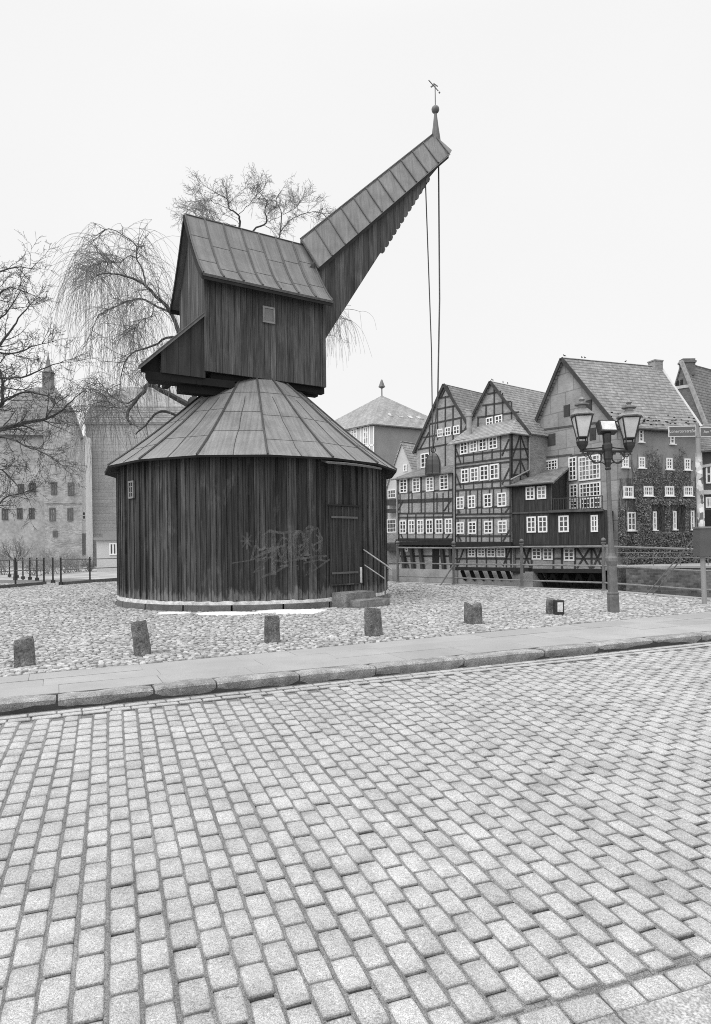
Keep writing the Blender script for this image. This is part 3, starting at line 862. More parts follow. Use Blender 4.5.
# slewing collar between cone and house
m = MB(); m.lathe(K+Z3*5.7, [(1.12,0),(1.0,0.33),(0.95,0.42)], 24); m.build('slewing_collar', DARKW, crane)

# ---- jib
JW = 0.50
def jr(u): return 10.68+(15.30-10.68)*((u-1.63)/(6.55-1.63))            # ridge height
def je(u): return 9.56+(14.36-9.56)*((u-1.78)/(6.70-1.78))             # eave height
def ju(u): return 7.42+(13.42-7.42)*((u-1.95)/(5.95-1.95))             # underside
JV = VM
m = MB()
for sg in (-1, 1):
    v = JV+sg*JW
    top = [CU(UR-.3,v,je(UR-.3)+.25), CU(6.5,v,je(6.5)+.1)]
    low = [CU(6.45,v,14.0), CU(5.85,v,ju(5.85)), CU(UR-.3,v,ju(UR-.3))]
    m.prism([low[2], low[1], low[0], top[1], top[0]], V3*(-sg*0.05))
jw = m.build('jib_wall', HOUSEW, crane)
# scalloped board ends below the upper half of the jib
N = 13
for sg in (-1, 1):
    m = MB(); v = JV+sg*(JW+.012)
    for i in range(N):
        u = 4.12+(5.92-4.12)*i/(N-1); w = 0.152
        zt = je(u)+.02; zb = ju(u)-0.05
        pts = [CU(u-w/2,v,zt), CU(u-w/2,v,ju(u-w/2)-.03)]
        for k in range(5):
            t = math.pi*(1-k/4.0); uu_ = u+w/2*math.cos(t)*.98; pts.append(CU(uu_+.06*math.sin(t), v, ju(uu_)-.01-.06*math.sin(t)))
        pts += [CU(u+w/2,v,ju(u+w/2)-.0), CU(u+w/2,v,zt)]
        m.prism(pts, V3*(-sg*0.02))
    m.build('scalloped_board', HOUSEW, jw)
m = MB(); m.prism([CU(UR-.3,JV-JW+.06,ju(UR-.3)+.12), CU(5.95,JV-JW+.06,ju(5.95)+.12), CU(5.95,JV+JW-.06,ju(5.95)+.12), CU(UR-.3,JV+JW-.06,ju(UR-.3)+.12)], Z3*0.06)
m.beam(CU(UR-.2,JV,ju(UR-.2)+.35), CU(6.2,JV,13.75), 0.25, 0.3)
m.build('jib_beam', DARKW, crane)
m = MB(); ew = JW+0.14
u0, u1 = 1.52, 6.60
for sg in (-1, 1):
    poly = [CU(u0,JV,jr(u0)), CU(u1,JV,jr(u1)), CU(u1+.12,JV+sg*ew,je(u1+.06)), CU(1.76,JV+sg*ew,je(1.76))]
    m.slab(poly, 0.045)
# hipped end at the tip
m.slab([CU(u1,JV,jr(u1)), CU(u1+.40,JV-ew*.72,14.68), CU(u1+.40,JV+ew*.72,14.68)], 0.04)
m.slab([CU(u1,JV,jr(u1)), CU(u1+.12,JV-ew,je(u1+.06)), CU(u1+.40,JV-ew*.72,14.68)], 0.04)
m.slab([CU(u1,JV,jr(u1)), CU(u1+.12,JV+ew,je(u1+.06)), CU(u1+.40,JV+ew*.72,14.68)], 0.04)
m.prism([CU(u1+.10,JV-ew+.04,je(u1+.05)-.03), CU(u1+.36,JV-ew*.7,14.54), CU(u1+.36,JV+ew*.7,14.54), CU(u1+.10,JV+ew-.04,je(u1+.05)-.03)], U3*-.05)
jroof = m.build('jib_roof', LEADD, crane)
m = MB()
for i in range(12):
    f = i/11.0; a = u0+0.02+(u1-u0-.02)*f; b = 1.78+(u1+.12-1.78)*f
    for sg in (-1, 1): m.tube([CU(a,JV,jr(a)+.012), CU(b,JV+sg*ew,je(b)+.012)], 0.023, 5)
m.tube([CU(u0,JV,jr(u0)+.01), CU(u1,JV,jr(u1)+.01)], 0.03, 6)
m.build('seam', LEADS, jroof)
m = MB()
for sg in (-1, 1): m.beam(CU(1.80,JV+sg*(ew-.03),je(1.80)-.075), CU(u1+.1,JV+sg*(ew-.03),je(u1+.1)-.075), 0.03, 0.09)
m.build('jib_eave_board', DARKW, crane)
# finial with ball and weather vane
fb = CU(6.69, JV, 15.14)
m = MB(); m.lathe(fb, [(0.18,-.1),(0.16,0.08),(0.105,0.45),(0.05,0.9),(0.03,0.98)], 8, a0=.3); fin = m.build('finial', LEADD, crane)
m = MB(); prof = [(0.13*math.sin(math.pi*i/10)+.004, 1.06-0.13*math.cos(math.pi*i/10)) for i in range(11)]
m.lathe(fb, prof, 14); m.build('ball', IRONM, fin, smooth=True)
m = MB(); m.tube([fb+Z3*1.15, fb+Z3*1.85], 0.018, 6); rod = m.build('rod', IRONM, fin)
vd = (U3*0.6+Vector((1,0,0))*0.4).normalized(); vp = fb+Z3*1.80
m = MB()
m.beam(vp+vd*0.12+Z3*-.09, vp-vd*0.24+Z3*.20, 0.015, 0.03)
m.beam(vp-vd*0.02+Z3*.1, vp-vd*0.16+Z3*-.02, 0.015, 0.045); m.beam(vp+vd*.1+Z3*.06, vp-vd*.06+Z3*.13, .015, .035)
m.lathe(vp+vd*0.16+Z3*-.13, [(0.01,-.035),(0.035,0),(0.01,.035)], 8)
m.build('weather_vane', IRONM, fin)
# ropes down to the bell-shaped hook weight
bt = P(433.3, 453, 21.75); bb = P(433.3, 475, 21.75)
m = MB(); m.tube([CU(6.22,JV,13.9), P(431.5, 350, 21.72), P(432.6, 440, 21.75), bt+Z3*.32], 0.022, 6); m.build('hoist_rope', ROPE, crane)
m = MB(); m.tube([CU(6.80,JV,14.5), P(439.6, 300, 21.9), P(437.8, 395, 21.8), bt+Z3*.32+Vector((.02,0,0))], 0.026, 6); m.build('hoist_rope', ROPE, crane)

bell = thing('hoist_weight', 'riveted bell shaped iron weight hanging from the crane ropes', 'hook weight', bt)
h = (bt.z-bb.z); m = MB(); r = 8.2*21.75/650
m.lathe(bb, [(r,0),(r*1.02,.03),(r*.98,.06),(r*.98,h*.45),(r*.9,h*.66),(r*.68,h*.85),(r*.38,h*.96),(.03,h)], 20); bb_ = m.build('bell_body', IRON, bell, smooth=False)
m = MB()
for k in range(6):
    a = 2*math.pi*k/6+.3; pts = []
    for (rr, zz) in ((r*1.0,.04),(r*1.0,h*.45),(r*.92,h*.66),(r*.70,h*.85),(r*.40,h*.96)): pts.append(bb+Vector((rr*math.cos(a), rr*math.sin(a), zz)))
    m.tube(pts, .016, 5)
m.build('strap', IRONK, bb_)
m = MB()
pts = [bt+Vector((0.07*math.cos(t), 0, .10+.09*math.sin(t))) for t in [6.283*i/14 for i in range(15)]]
m.tube(pts, .02, 6); pts = [bt+Vector((0, 0.06*math.cos(t), .27+.09*math.sin(t))) for t in [6.283*i/14 for i in range(15)]]
m.tube(pts, .02, 6); m.build('shackle', IRONK, bell)

# stone steps and handrail
o_, t_ = od, tdv
a1 = G(331.5,607.5); b1 = G(385.5,608.5)
so = Vector((od.x, od.y, 0)); st = Vector((tdv.x, tdv.y, 0))
steps = thing('stone_steps', 'two worn stone steps in front of the crane door', 'steps', ang_pt(dm, RW+.4, 0))
def rough_block(m, c, ax, ay, z0, z1, seed, amp=.015, n=5):
    # subdivided block with worn edges
    r2 = random.Random(seed); vs = {}; out = []; fs = []
    def vid(i, j, k):
        if (i,j,k) not in vs:
            a, b, cc = -1+2*i/n, -1+2*j/n, k/3.0
            edge_ = sum(1 for q in (abs(a) > .99, abs(b) > .99, cc > .99 or cc < .01) if q)
            sh = 1.0 if edge_ < 2 else 0.975
            p = Vector(c)+ax*(a*sh)+ay*(b*sh)+Vector((0,0,z0+(z1-z0)*(cc if edge_ < 2 or cc < .5 else cc-.04)))
            p += Vector((r2.uniform(-amp,amp), r2.uniform(-amp,amp), r2.uniform(-amp,amp)*.6))
            vs[(i,j,k)] = len(out); out.append(p)
        return vs[(i,j,k)]
    for i in range(n):
        for j in range(n):
            fs.append((vid(i,j,3), vid(i+1,j,3), vid(i+1,j+1,3), vid(i,j+1,3))); fs.append((vid(i,j,0), vid(i,j+1,0), vid(i+1,j+1,0), vid(i+1,j,0)))
    for i in range(n):
        for k in range(3):
            fs.append((vid(i,0,k), vid(i+1,0,k), vid(i+1,0,k+1), vid(i,0,k+1))); fs.append((vid(i,n,k+1), vid(i+1,n,k+1), vid(i+1,n,k), vid(i,n,k)))
            fs.append((vid(0,i,k+1), vid(0,i+1,k+1), vid(0,i+1,k), vid(0,i,k))); fs.append((vid(n,i,k), vid(n,i+1,k), vid(n,i+1,k+1), vid(n,i,k+1)))
    if ax.cross(ay).z < 0: fs = [f[::-1] for f in fs]
    m.add(out, fs)
m = MB(); c0_ = ang_pt(dm, RW+.28, 0)+st*0.04; rough_block(m, c0_, st*0.50, so*0.26, -.05, .36, 3, .01); m.build('step', STEPM, steps)
m = MB(); rough_block(m, c0_+so*.34+st*0.13, st*0.52, so*0.24, -.05, .19, 5, .012); m.build('step', STEPM, steps)
hr = thing('handrail', 'steel tube handrail on the right of the crane steps', 'handrail', c0_)
Yr0 = (ang_pt(drum_ang(363.4)[0], RW+.06, 0)).y
hb = G(385.5, 604); Yp = hb.y
m = MB(); m.tube([Vector((hb.x,hb.y,0)), P(385, 566, Yp)], .022, 8); m.build('post', IRONM, hr)
m = MB(); m.tube([P(363.4,549.7,Yr0), P(385,564.5,Yp), P(392,570,Yp-.05)], .022, 8); m.build('top_rail', IRONL, hr)
m = MB(); m.tube([P(364.5,565,Yr0), P(385,579,Yp)], .018, 8); m.build('lower_rail', IRONL, hr)
# ------------------------------------------------------------------ stone bollards
def bollard(px0, px1, ytop, ybase, label, seed, lean=0.0, top=0.25, notch=False, dy=0.0):
    c = G((px0+px1)/2+0, ybase-2); Y = c.y
    w = (px1-px0)*Y/F; h = (ybase-ytop)*Y/F*0.98
    r2 = random.Random(seed); m = MB(); n = 10; L = 6; vs = []; fs = []
    ang0 = r2.uniform(-.2,.2); offs = [r2.uniform(.9,1.08) for _ in range(n)]
    for j in range(L+1):
        f = j/L
        for k in range(n):
            t = 2*math.pi*(k+.5)/n
            ux = math.cos(t); uy = math.sin(t); q = max(abs(ux), abs(uy))**0.75
            x = ux/q*w*0.46*offs[k]*(1.03-0.07*f)*(1+r2.uniform(-.04,.04)); y = uy/q*w*0.40*offs[k]*(1.03-0.07*f)*(1+r2.uniform(-.04,.04))
            z = -0.06+(h+0.06)*f
            if f == 1:
                z += h*top*(0.35*math.sin(t*1.0+seed)-0.2*r2.random()); x *= .93; y *= .93
                if notch: z += -h*0.16*(1-min(1, abs(x)/(w*.3)))
            x += lean*f*w
            vs.append(c+Vector((x, y, z)))
    for j in range(L):
        for k in range(n): fs.append((j*n+k, j*n+(k+1) % n, (j+1)*n+(k+1) % n, (j+1)*n+k))
    ct = sum((vs[L*n+k] for k in range(n)), Vector((0,0,0)))/n
    if notch: ct.z -= h*.10
    vs.append(ct)
    for k in range(n): fs.append((L*n+k, L*n+(k+1) % n, (L+1)*n))
    m.add(vs, fs)
    o = m.build('stone_bollard', BOLL, origin=c)
    return tag(o, label, 'bollard', 'stone bollards along the pavement')
bollard(15, 35, 639, 667, 'squat broken stone bollard standing farthest from the lamp post', 1, -.05, .22)
bollard(135, 151.5, 622.5, 656.5, 'tall narrow stone bollard leaning sideways below the left crane wall', 2, -.28, .14)
bollard(263, 280.5, 617, 644, 'upright square stone bollard in front of the middle of the crane wall', 3, 0.0, .10)
bollard(364.5, 383.5, 609, 637, 'thick rounded stone bollard just in front of the stone steps', 4, -.05, .14)
bollard(464, 482, 604, 625.5, 'small stone bollard with a notched top, between steps and lamp post', 5, 0.0, .06, True)
b6 = bollard(546, 556.5, 600.5, 616, 'low rough stone bollard touching the framed white plaque', 6, 0.0, .12)
pc = G(559.7, 615.3); w_ = 8.4*pc.y/F; h_ = 15.0*pc.y/F
pq = thing('framed_plaque', 'small dark framed box with a white face beside a low stone bollard', 'plaque', pc)
m = MB(); m.box(pc.x-w_/2, pc.y-.02, 0.0, pc.x+w_/2, pc.y+.14, h_); m.build('box', IRONK, pq)
m = MB(); m.box(pc.x-w_/2+.035, pc.y-.032, .07, pc.x+w_/2-.03, pc.y-.021, h_-.04); m.build('face', M_plain('plaque_face', .62, .35, 14.0), pq)

# ------------------------------------------------------------------ river railing
rl = thing('river_railing', 'grey iron railing with ball topped posts along the river edge', 'railing', railp[0])
rp_top = [(397.5,543),(453.8,543.5),(521,541.5),(605.3,540.5),(701,541)]
pts3 = list(railp)
ext = Vector((12.6, 14.4, 0))
def rail_h(i): return P(rp_top[i][0], rp_top[i][1], railp[i].y).z
for i, p in enumerate(pts3[:-1]):
    h = rail_h(i); m = MB(); m.lathe(p, [(.085,-.05),(.085,.05),(.055,.07),(.05,h-.1),(.075,h-.09),(.075,h-.06),(.05,h-.05)], 10); po = m.build('post', IRONM, rl, smooth=False)
    m = MB(); m.lathe(p+Z3*(h-.05), [(.03,0),(.07,.045),(.075,.075),(.05,.12),(.01,.14)], 10); m.build('ball_cap', IRONM, po, smooth=True)
for fr_, r_ in ((0.885, .034), (0.50, .030), (0.165, .030)):
    m = MB(); q = [pts3[i]+Z3*(rail_h(i)*fr_) for i in range(4)]+[pts3[4]+Z3*(1.42*fr_)]+[ext+Z3*1.42*fr_]
    m.tube(q, r_, 6); m.build('rail', IRONR, rl)
m = MB(); p = pts3[1]; m.tube([p+Z3*.75, p+Vector((-.55,-.35,0.0))], .028, 6); m.build('brace', IRONM, rl)
# pale coping along the quay edge
m = MB()
q = [railp[0]+(railp[0]-railp[1])*1.2]+railp+[Vector((12.6,14.4,0)), Vector((18,12.4,0))]
for i in range(len(q)-1):
    a, b = q[i], q[i+1]; d = (b-a).normalized(); nrm = Vector((-d.y, d.x, 0)); n_ = max(1, int((b-a).length/1.2))
    for k in range(n_):
        p0 = a+(b-a)*(k/n_)+d*.006; p1 = a+(b-a)*((k+1)/n_)-d*.006; z = 0.02+rnd.uniform(-.004,.004)
        m.prism([p0-nrm*.12+Z3*z, p1-nrm*.12+Z3*z, p1+nrm*.26+Z3*z, p0+nrm*.26+Z3*z], Z3*-.3)
kind(m.build('quay_kerb', SLABM), 'structure')

# ------------------------------------------------------------------ lamp post with two lanterns and a floodlight
LB = G(613.6, 612); LY = LB.y; pxm = LY/F
lamp = thing('street_lamp', 'old cast iron lamp post carrying two glazed lanterns and a floodlight', 'street lamp', LB)
ltop = P(607.3, 449, LY); lax = (ltop-LB).normalized()
H_ = (ltop-LB).length
def la(f): return LB+lax*(H_*f)
m = MB()
def fy(y): return (612-y)/(612-449)*H_
m.lathe(LB, [(.122,-.05),(.122,fy(596)),(.112,fy(594.5)),(.128,fy(594)),(.128,fy(592.5)),(.102,fy(592)),(.095,fy(566)),(.11,fy(564)),(.128,fy(561)),(.122,fy(558)),(.085,fy(556)),(.068,fy(553)),(.060,fy(545)),(.050,fy(520)),(.045,fy(470))], 10, lax)
m.build('post', IRONM, lamp)
m = MB(); m.lathe(la((612-470)/163.), [(.05,0),(.065,.03),(.05,.06),(.07,.16),(.07,.2),(.085,.24),(.085,fy(452)-fy(470)),(.105,fy(449)-fy(470)),(.105,fy(445)-fy(470)),(.08,fy(443)-fy(470)),(.09,fy(438)-fy(470)),(.09,fy(434)-fy(470)),(.05,fy(433)-fy(470))], 10, lax)
m.build('post_head', IRONK, lamp)
LCX, RCX = 582.5, 629.3
for side_, lx, ybot in ((-1, 583.5, 449.5), (1, 628.5, 450.0)):
    m = MB()
    a = P(607.3, 451.2, LY); b = P(lx-side_*-3.5, ybot+1.2, LY)
    m.tube([a, b], .03, 6); d = (b-a).normalized()
    m.tube([a+Z3*.09, a.lerp(b, .5)+Z3*.055, b+Z3*.03], .014, 5)
    arm = m.build('arm', IRONK, lamp)
    m = MB()
    c = a.lerp(b, .42)-Z3*.13; rr = .12
    m.tube([c+d*(rr*math.cos(t))+Z3*(rr*math.sin(t)) for t in [6.283*i/18 for i in range(17)]], .017, 5)
    sp = []
    for i in range(22):
        t = i*.42; r_ = .085-.0033*i; sp.append(a.lerp(b, .80)-Z3*.075+d*(r_*math.cos(t))+Z3*(r_*math.sin(t)*.8))
    m.tube(sp, .013, 5)
    m.tube([a-Z3*.30+d*.02, a-Z3*.24+d*.10, c-Z3*.11, c+d*.13-Z3*.03, a.lerp(b,.72)-Z3*.05], .014, 5)
    for f in (.2,.3,.55,.66,.9): m.tube([a.lerp(b,f)-Z3*.02, a.lerp(b,f)-Z3*.07], .02, 5)
    m.build('scroll_bracket', IRONK, arm)
frost = NT('lamp_glass'); frost.col(frost.ramp(frost.noise(frost.obj(), 3.0), .3, .7, .5, .68)); frost.rough(.25); 
def lantern(cx, ytip, ycap, yeave, yglass, ybase, label):
    def z(y): return P(cx, y, LY).z
    bx = P(cx, ybase, LY); bx = Vector((bx.x, bx.y, 0))
    root = bx+Z3*z(ybase); n = 4; a0 = math.radians(38)
    def ring4(r, zz, rot=a0): return [bx+Vector((r*math.cos(rot+i*math.pi/2), r*math.sin(rot+i*math.pi/2), zz)) for i in range(4)]
    r_t, r_b = .25, .13                           # corner radius at the top and foot of the glass
    zt, zb = z(yeave), z(yglass)
    m = MB(); T = ring4(r_t, zt); B = ring4(r_b, zb)
    for i in range(4):
        m.tube([T[i], B[i]], .016, 5); m.tube([T[i], T[(i+1) % 4]], .018, 5); m.tube([B[i], B[(i+1) % 4]], .018, 5)
    b2 = ring4(r_b*.9, zb-.11)
    for i in range(4): m.tube([B[i], b2[i]], .013, 5); m.tube([b2[i], b2[(i+1) % 4]], .016, 5)
    cage = m.build('lantern', IRONK, lamp)
    m = MB(); T2 = ring4(r_t*.95, zt-.012); B2 = ring4(r_b*.93, zb+.01)
    for i in range(4):
        j = (i+1) % 4; m.slab([B2[i], B2[j], T2[j], T2[i]], .004)
    m.build('glass', frost.m, cage)
    m = MB(); m.lathe(bx, [(r_t*.98, zt+.005), (r_t*1.03, zt+.03), (r_t*.96, zt+.05), (.11, z(ytip+11.6)), (.085, z(ytip+11.0)), (.085, z(ytip+8.9)), (.15, z(ytip+8.5)), (.155, z(ytip+7.2)), (.05, z(ytip+6.2)), (.035, z(ytip+4.8)), (.065, z(ytip+2.8)), (.045, z(ytip+1.0)), (.005, z(ytip))], 8, a0=.2)
    m.build('lantern_roof', IRONL, cage)
    m = MB(); m.lathe(bx, [(.05, z(ybase)-.06), (.09, z(ybase)), (.115, z(ybase)+.04), (.13, zb-.09), (.10, zb-.10)], 8); m.build('foot', IRONK, cage)
lantern(582.3, 396.8, 404.8, 416.5, 437.5, 447.0, '')
lantern(629.4, 399.8, 407.5, 418.0, 438.5, 448.3, '')
fc = P(606.6, 427.5, LY)
m = MB(); yaw = math.radians(8); fx = Vector((math.cos(yaw), math.sin(yaw), 0)); fn = Vector((math.sin(yaw), -math.cos(yaw), 0)); tl = math.radians(22)
fN = fn*math.cos(tl)-Z3*-math.sin(tl)*1.0; fZ = Z3*math.cos(tl)-fn*math.sin(tl)
m.obox(fc, fx*.185, fZ*.13, fN*.08); m.obox(fc-fN*.08, fx*.15, fZ*.1, fN*.04)
m.tube([fc-Z3*.12, fc-Z3*.34], .045, 6); fl = m.build('floodlight', IRONK, lamp)
m = MB(); m.obox(fc+fN*.084, fx*.155, fZ*.102, fN*.006); m.build('glass', M_plain('flood_glass', .72, .25, 6.0, .15, .6), fl)

# ------------------------------------------------------------------ street name post
SB = G(704.6, 604); SY = SB.y
sp_ = thing('street_sign_post', 'leaning pale pole covered in old sticker scraps with two street name blades', 'sign post', SB)
stop = P(697.3, 424, SY); sax = (stop-SB)
stk = NT('sticker_scraps'); o_s = stk.obj()
vn = stk.n('ShaderNodeTexVoronoi'); stk.l(stk.scale(o_s, 13, 13, 9), vn.inputs['Vector']); vn.inputs['Scale'].default_value = 1.0
sc_ = stk.sep(vn.outputs['Color'])[0]; zf = stk.sep(o_s)[2]
msk = stk.math('MULTIPLY', stk.ramp(zf, 1.1, 1.5, 0, 1), stk.ramp(zf, 3.3, 3.5, 1, 0))
stk.col(stk.math('ADD', .30, stk.math('MULTIPLY', msk, stk.math('SUBTRACT', stk.math('MULTIPLY', sc_, .75), .22)))); stk.rough(.6)
def sat(y): return SB+sax*((604-y)/(604-424.0))
m = MB(); m.tube([SB-Z3*.05, sat(540)], .055, 10); m.tube([sat(540), sat(453)], .075, 10); m.tube([sat(453), sat(436)], .05, 10); m.build('pole', stk.m, sp_)
m = MB(); m.tube([sat(441), sat(423.5)], .035, 8); m.tube([sat(437.5), sat(436)], .06, 8); m.build('clamp', IRONL, sp_)
SIGN = M_plain('sign_plate', .13, .1, 4.0, .4, .4); SIGNW = M_plain('sign_white', .62, .1, 9.0, .4)
def blade(x0, x1, y0, y1, text, size, right):
    a = P(x0, (y0+y1)/2, SY); b = P(x1, (y0+y1)/2, SY); hz = (y1-y0)*SY/F
    yawd = math.radians(-2 if not right else 6); t = Vector((math.cos(yawd), math.sin(yawd), 0)); L = (b-a).length
    nrm = Vector((t.y, -t.x, 0)); c = a+t*(L/2) if right else b-t*(L/2)
    m = MB(); m.obox(c, t*(L/2), nrm*.008, Z3*(hz/2)); bl = m.build('name_plate', SIGNW, sp_)
    m = MB(); m.obox(c+nrm*.009, t*(L/2-.022), nrm*.003, Z3*(hz/2-.022)); m.build('field', SIGN, bl)
    cu = bpy.data.curves.new('lettering', 'FONT'); cu.body = text; cu.size = size; cu.extrude = .002; cu.align_x = 'LEFT' if right else 'CENTER'; cu.align_y = 'CENTER'; cu.materials.append(SIGNW)
    tmp = bpy.data.objects.new('tmp_text', cu); COL.objects.link(tmp); bpy.context.view_layer.update()
    me = bpy.data.meshes.new_from_object(tmp.evaluated_get(bpy.context.evaluated_depsgraph_get())); bpy.data.objects.remove(tmp)
    to = bpy.data.objects.new('lettering', me); COL.objects.link(to); to.parent = bl
    pos = c+nrm*.0145-ORG[bl.name] - (t*(L/2-.09) if right else Vector((0,0,0)))
    M = Matrix((t, Z3, nrm)).transposed().to_4x4(); M.translation = pos; to.matrix_basis = M
blade(668.7, 696.2, 425.6, 436.6, 'Lünertorstraße', .098, False)
blade(699.5, 728.0, 427.0, 437.0, 'Am Werder', .098, True)
BX0 = P(699.8, 528.5, SY-.16); BX1 = P(726, 556, SY-.16)
m = MB(); m.box(BX0.x, SY-.16, BX1.z, BX1.x, SY+.14, BX0.z); bxo = m.build('switch_box', M_plain('box_grey', .10, .15, 3.0, .5), sp_)
m = MB(); m.box(BX0.x-.02, SY-.18, BX0.z+.002, BX1.x+.02, SY+.16, BX0.z+.045); m.build('lid', IRONL, bxo)
gw0 = P(699.5, 533, SY+.1)
for k, (px_, py_) in enumerate(((646.5, 594.5), (652.5, 594.8))):
    g_ = G(px_, py_); g_ = P(px_, py_, 17.9)
    m = MB(); m.tube([sat(530+4*k), g_], .016, 5)
    tag(m.build('guy_wire', IRONL, origin=g_), ['taut pale wire running from the sign post, the upper of the pair', 'taut pale wire running from the sign post, the lower of the pair'][k], 'wire', 'wires beside the sign post')
# ------------------------------------------------------------------ houses over the river
class Fac:
    """a vertical wall plane: O bottom-left seen from outside, t along it to the right, n outwards"""
    def __init__(s, O, t): s.O = Vector((O[0], O[1], 0)); s.t = Vector((t[0], t[1], 0)).normalized(); s.n = Vector((s.t.y, -s.t.x, 0))
    def hit(s, px, py, off=0.0):
        r = Vector(ray(px, py)); o = s.O+s.n*off; e = Vector((0,0,EYE))
        k = (o-e).dot(s.n)/r.dot(s.n); p = e+r*k; return ((p-s.O).dot(s.t), p.z)
    def pt(s, a, z, off=0.0): return s.O+s.t*a+s.n*off+Z3*z
    def ph(s, px, py, off=0.0): a, z = s.hit(px, py, off); return s.pt(a, z, off)
def at(px, Y): r = ray(px, 548); return Vector((r[0]*Y, Y, 0))
WINFR = WHITE
GLASSC = M_glass('curtained_glass', 0.16)
def win(f, x0, y0, x1, y1, nx, ny, parent, off=0.0, fw=0.13, bar=0.07, mat=None, pane=None, sill=False, shut=0):
    cx, cy = (x0+x1)/2, (y0+y1)/2
    s0, _ = f.hit(x0, cy, off); s1, _ = f.hit(x1, cy, off); _, z1 = f.hit(cx, y0, off); _, z0 = f.hit(cx, y1, off)
    mat = mat or WINFR; m = MB(); o = off+.045; T = f.n*0.035
    def b(a0, a1, c0, c1, oo=o, th=.035): m.obox(f.pt((a0+a1)/2, (c0+c1)/2, oo), f.t*((a1-a0)/2), f.n*th, Z3*((c1-c0)/2))
    b(s0, s0+fw, z0, z1); b(s1-fw, s1, z0, z1); b(s0+fw, s1-fw, z0, z0+fw); b(s0+fw, s1-fw, z1-fw, z1)
    for i in range(1, nx):
        wb = bar*1.6 if (nx % 2 == 0 and i == nx//2) else bar
        c = s0+(s1-s0)*i/nx; b(c-wb/2, c+wb/2, z0+fw, z1-fw, o-.004, .028)
    for i in range(1, ny): c = z0+(z1-z0)*i/ny; b(s0+fw, s1-fw, c-bar/2, c+bar/2, o-.008, .02)
    if sill: b(s0-.1, s1+.1, z0-.09, z0-.004, o+.05, .09)
    w_ = m.build('window', mat, parent)
    m = MB(); m.obox(f.pt((s0+s1)/2, (z0+z1)/2, off+.022), f.t*((s1-s0)/2-fw*.7), f.n*.004, Z3*((z1-z0)/2-fw*.7)); m.build('pane', pane or (GLASSM if rnd.random() < .68 else GLASSC), w_)
    return w_
def bm(m, f, p, q, w=0.16, off=0.0, th=0.06):
    a = f.ph(p[0], p[1], off+th/2-.005); b = f.ph(q[0], q[1], off+th/2-.005); m.beam(a, b, th, w, (b-a).cross(f.n) if (b-a).length else Z3)
def bmp(m, f, p, q, w=0.16, off=0.0, th=0.06):
    """beam with its width in the wall plane"""
    a = f.ph(p[0], p[1], off+th/2-.005); b = f.ph(q[0], q[1], off+th/2-.005); m.beam(a, b, w, th, f.n)
INFILL = M_brick('brick_infill', 0.275, 1.25, 0.30, 0.10, 0.22, 0.2)
INFILL2 = M_brick('brick_infill_grey', 0.29, 1.2, 0.30, 0.10, 0.2, 0.2)
STUCCO = M_plain('stucco', 0.27, 0.16, 0.6, 0.9, 0.2, 0, 6.0, 0.2)
STUCCO2 = M_brick('painted_brick', 0.165, 1.12, 0.30, 0.10, 0.1, 0.2, 0.01, 0.2)
TILE = M_tiles('roof_tiles', 0.245); TILE2 = M_tiles('roof_tiles_dark', 0.19); TILEP = M_tiles('roof_tiles_pale', 0.31, 0.3, 0.4, 0.15, 0.15)
TIMB = M_plain('house_timber', 0.055, 0.3, 2.0, 0.85); TIMBG = M_plain('weathered_timber', 0.09, 0.3, 2.0, 0.85)
ANNEX = M_boards('annex_boards', 0.042, 0.22, 0.05, 0.2, 0.35)
PALEW = M_plain('pale_render', 0.55, 0.1, 0.6, 0.9); GREYW = M_plain('grey_render', 0.30, 0.1, 0.5, 0.9); QUAYW = M_plain('quay_concrete', 0.34, 0.25, 1.0, 0.9, .2, 0, 9.0)
PIPE = M_plain('zinc_pipe', 0.33, 0.2, 2.0, 0.5)
def downpipe(f, pts, parent, r=0.06, off=0.15, mat=None):
    m = MB(); m.tube([f.ph(x, y, off) for x, y in pts], r, 6); return m.build('drainpipe', mat or PIPE, parent)
def birds(pts, where):
    for p in pts:
        m = MB(); d = Vector((rnd.uniform(-1,1), rnd.uniform(-.5,.5), 0)).normalized()
        L = rnd.uniform(.7, .85)
        m.tube([p+d*-.19*L+Z3*.0, p+d*-.08*L+Z3*.05, p+d*.04*L+Z3*.07, p+d*.11*L+Z3*.13, p+d*.14*L+Z3*.18, p+d*.19*L+Z3*.17], [.012,.045,.065,.04,.036,.01], 6)
        tag(m.build('pigeon', IRONK, origin=p), 'dark pigeon perched on the '+where, 'pigeon', 'pigeons on the '+where)

# ---- house 2: the middle timber-framed house with a projecting front bay
R2 = at(511, 60.0); t2 = Vector((.594, -.804, 0)); f2n = Vector((t2.y, -t2.x, 0))
q = Fac(R2, t2); sL = q.hit(454, 500)[0]; f2 = Fac(R2+t2*sL, t2); W2 = -sL; g2 = -f2.n
hs2 = thing('timber_house', 'middle timber framed river house, its bay under a hipped tile roof', 'house', f2.pt(W2/2, -1))
BD = 2.6
ze2 = f2.hit(505, 434)[1]; zj2 = f2.hit(490, 545)[1]
m = MB(); m.prism([f2.pt(0, zj2), f2.pt(W2, zj2), f2.pt(W2, ze2), f2.pt(0, ze2)], g2*BD)
m.prism([f2.pt(0.1, -1.2, -.35), f2.pt(W2-.1, -1.2, -.35), f2.pt(W2-.1, zj2+.05, -.35), f2.pt(0.1, zj2+.05, -.35)], g2*BD)
m.build('wall', INFILL, hs2)
sa, za = f2.hit(491.8, 382, -BD); sr, zr = f2.hit(529.5, 431, -BD); hw2 = sr-sa
m = MB(); gl = [f2.pt(sa-hw2, -1, -BD), f2.pt(sr, -1, -BD), f2.pt(sr, zr, -BD), f2.pt(sa, za-.1, -BD), f2.pt(sa-hw2, zr, -BD)]
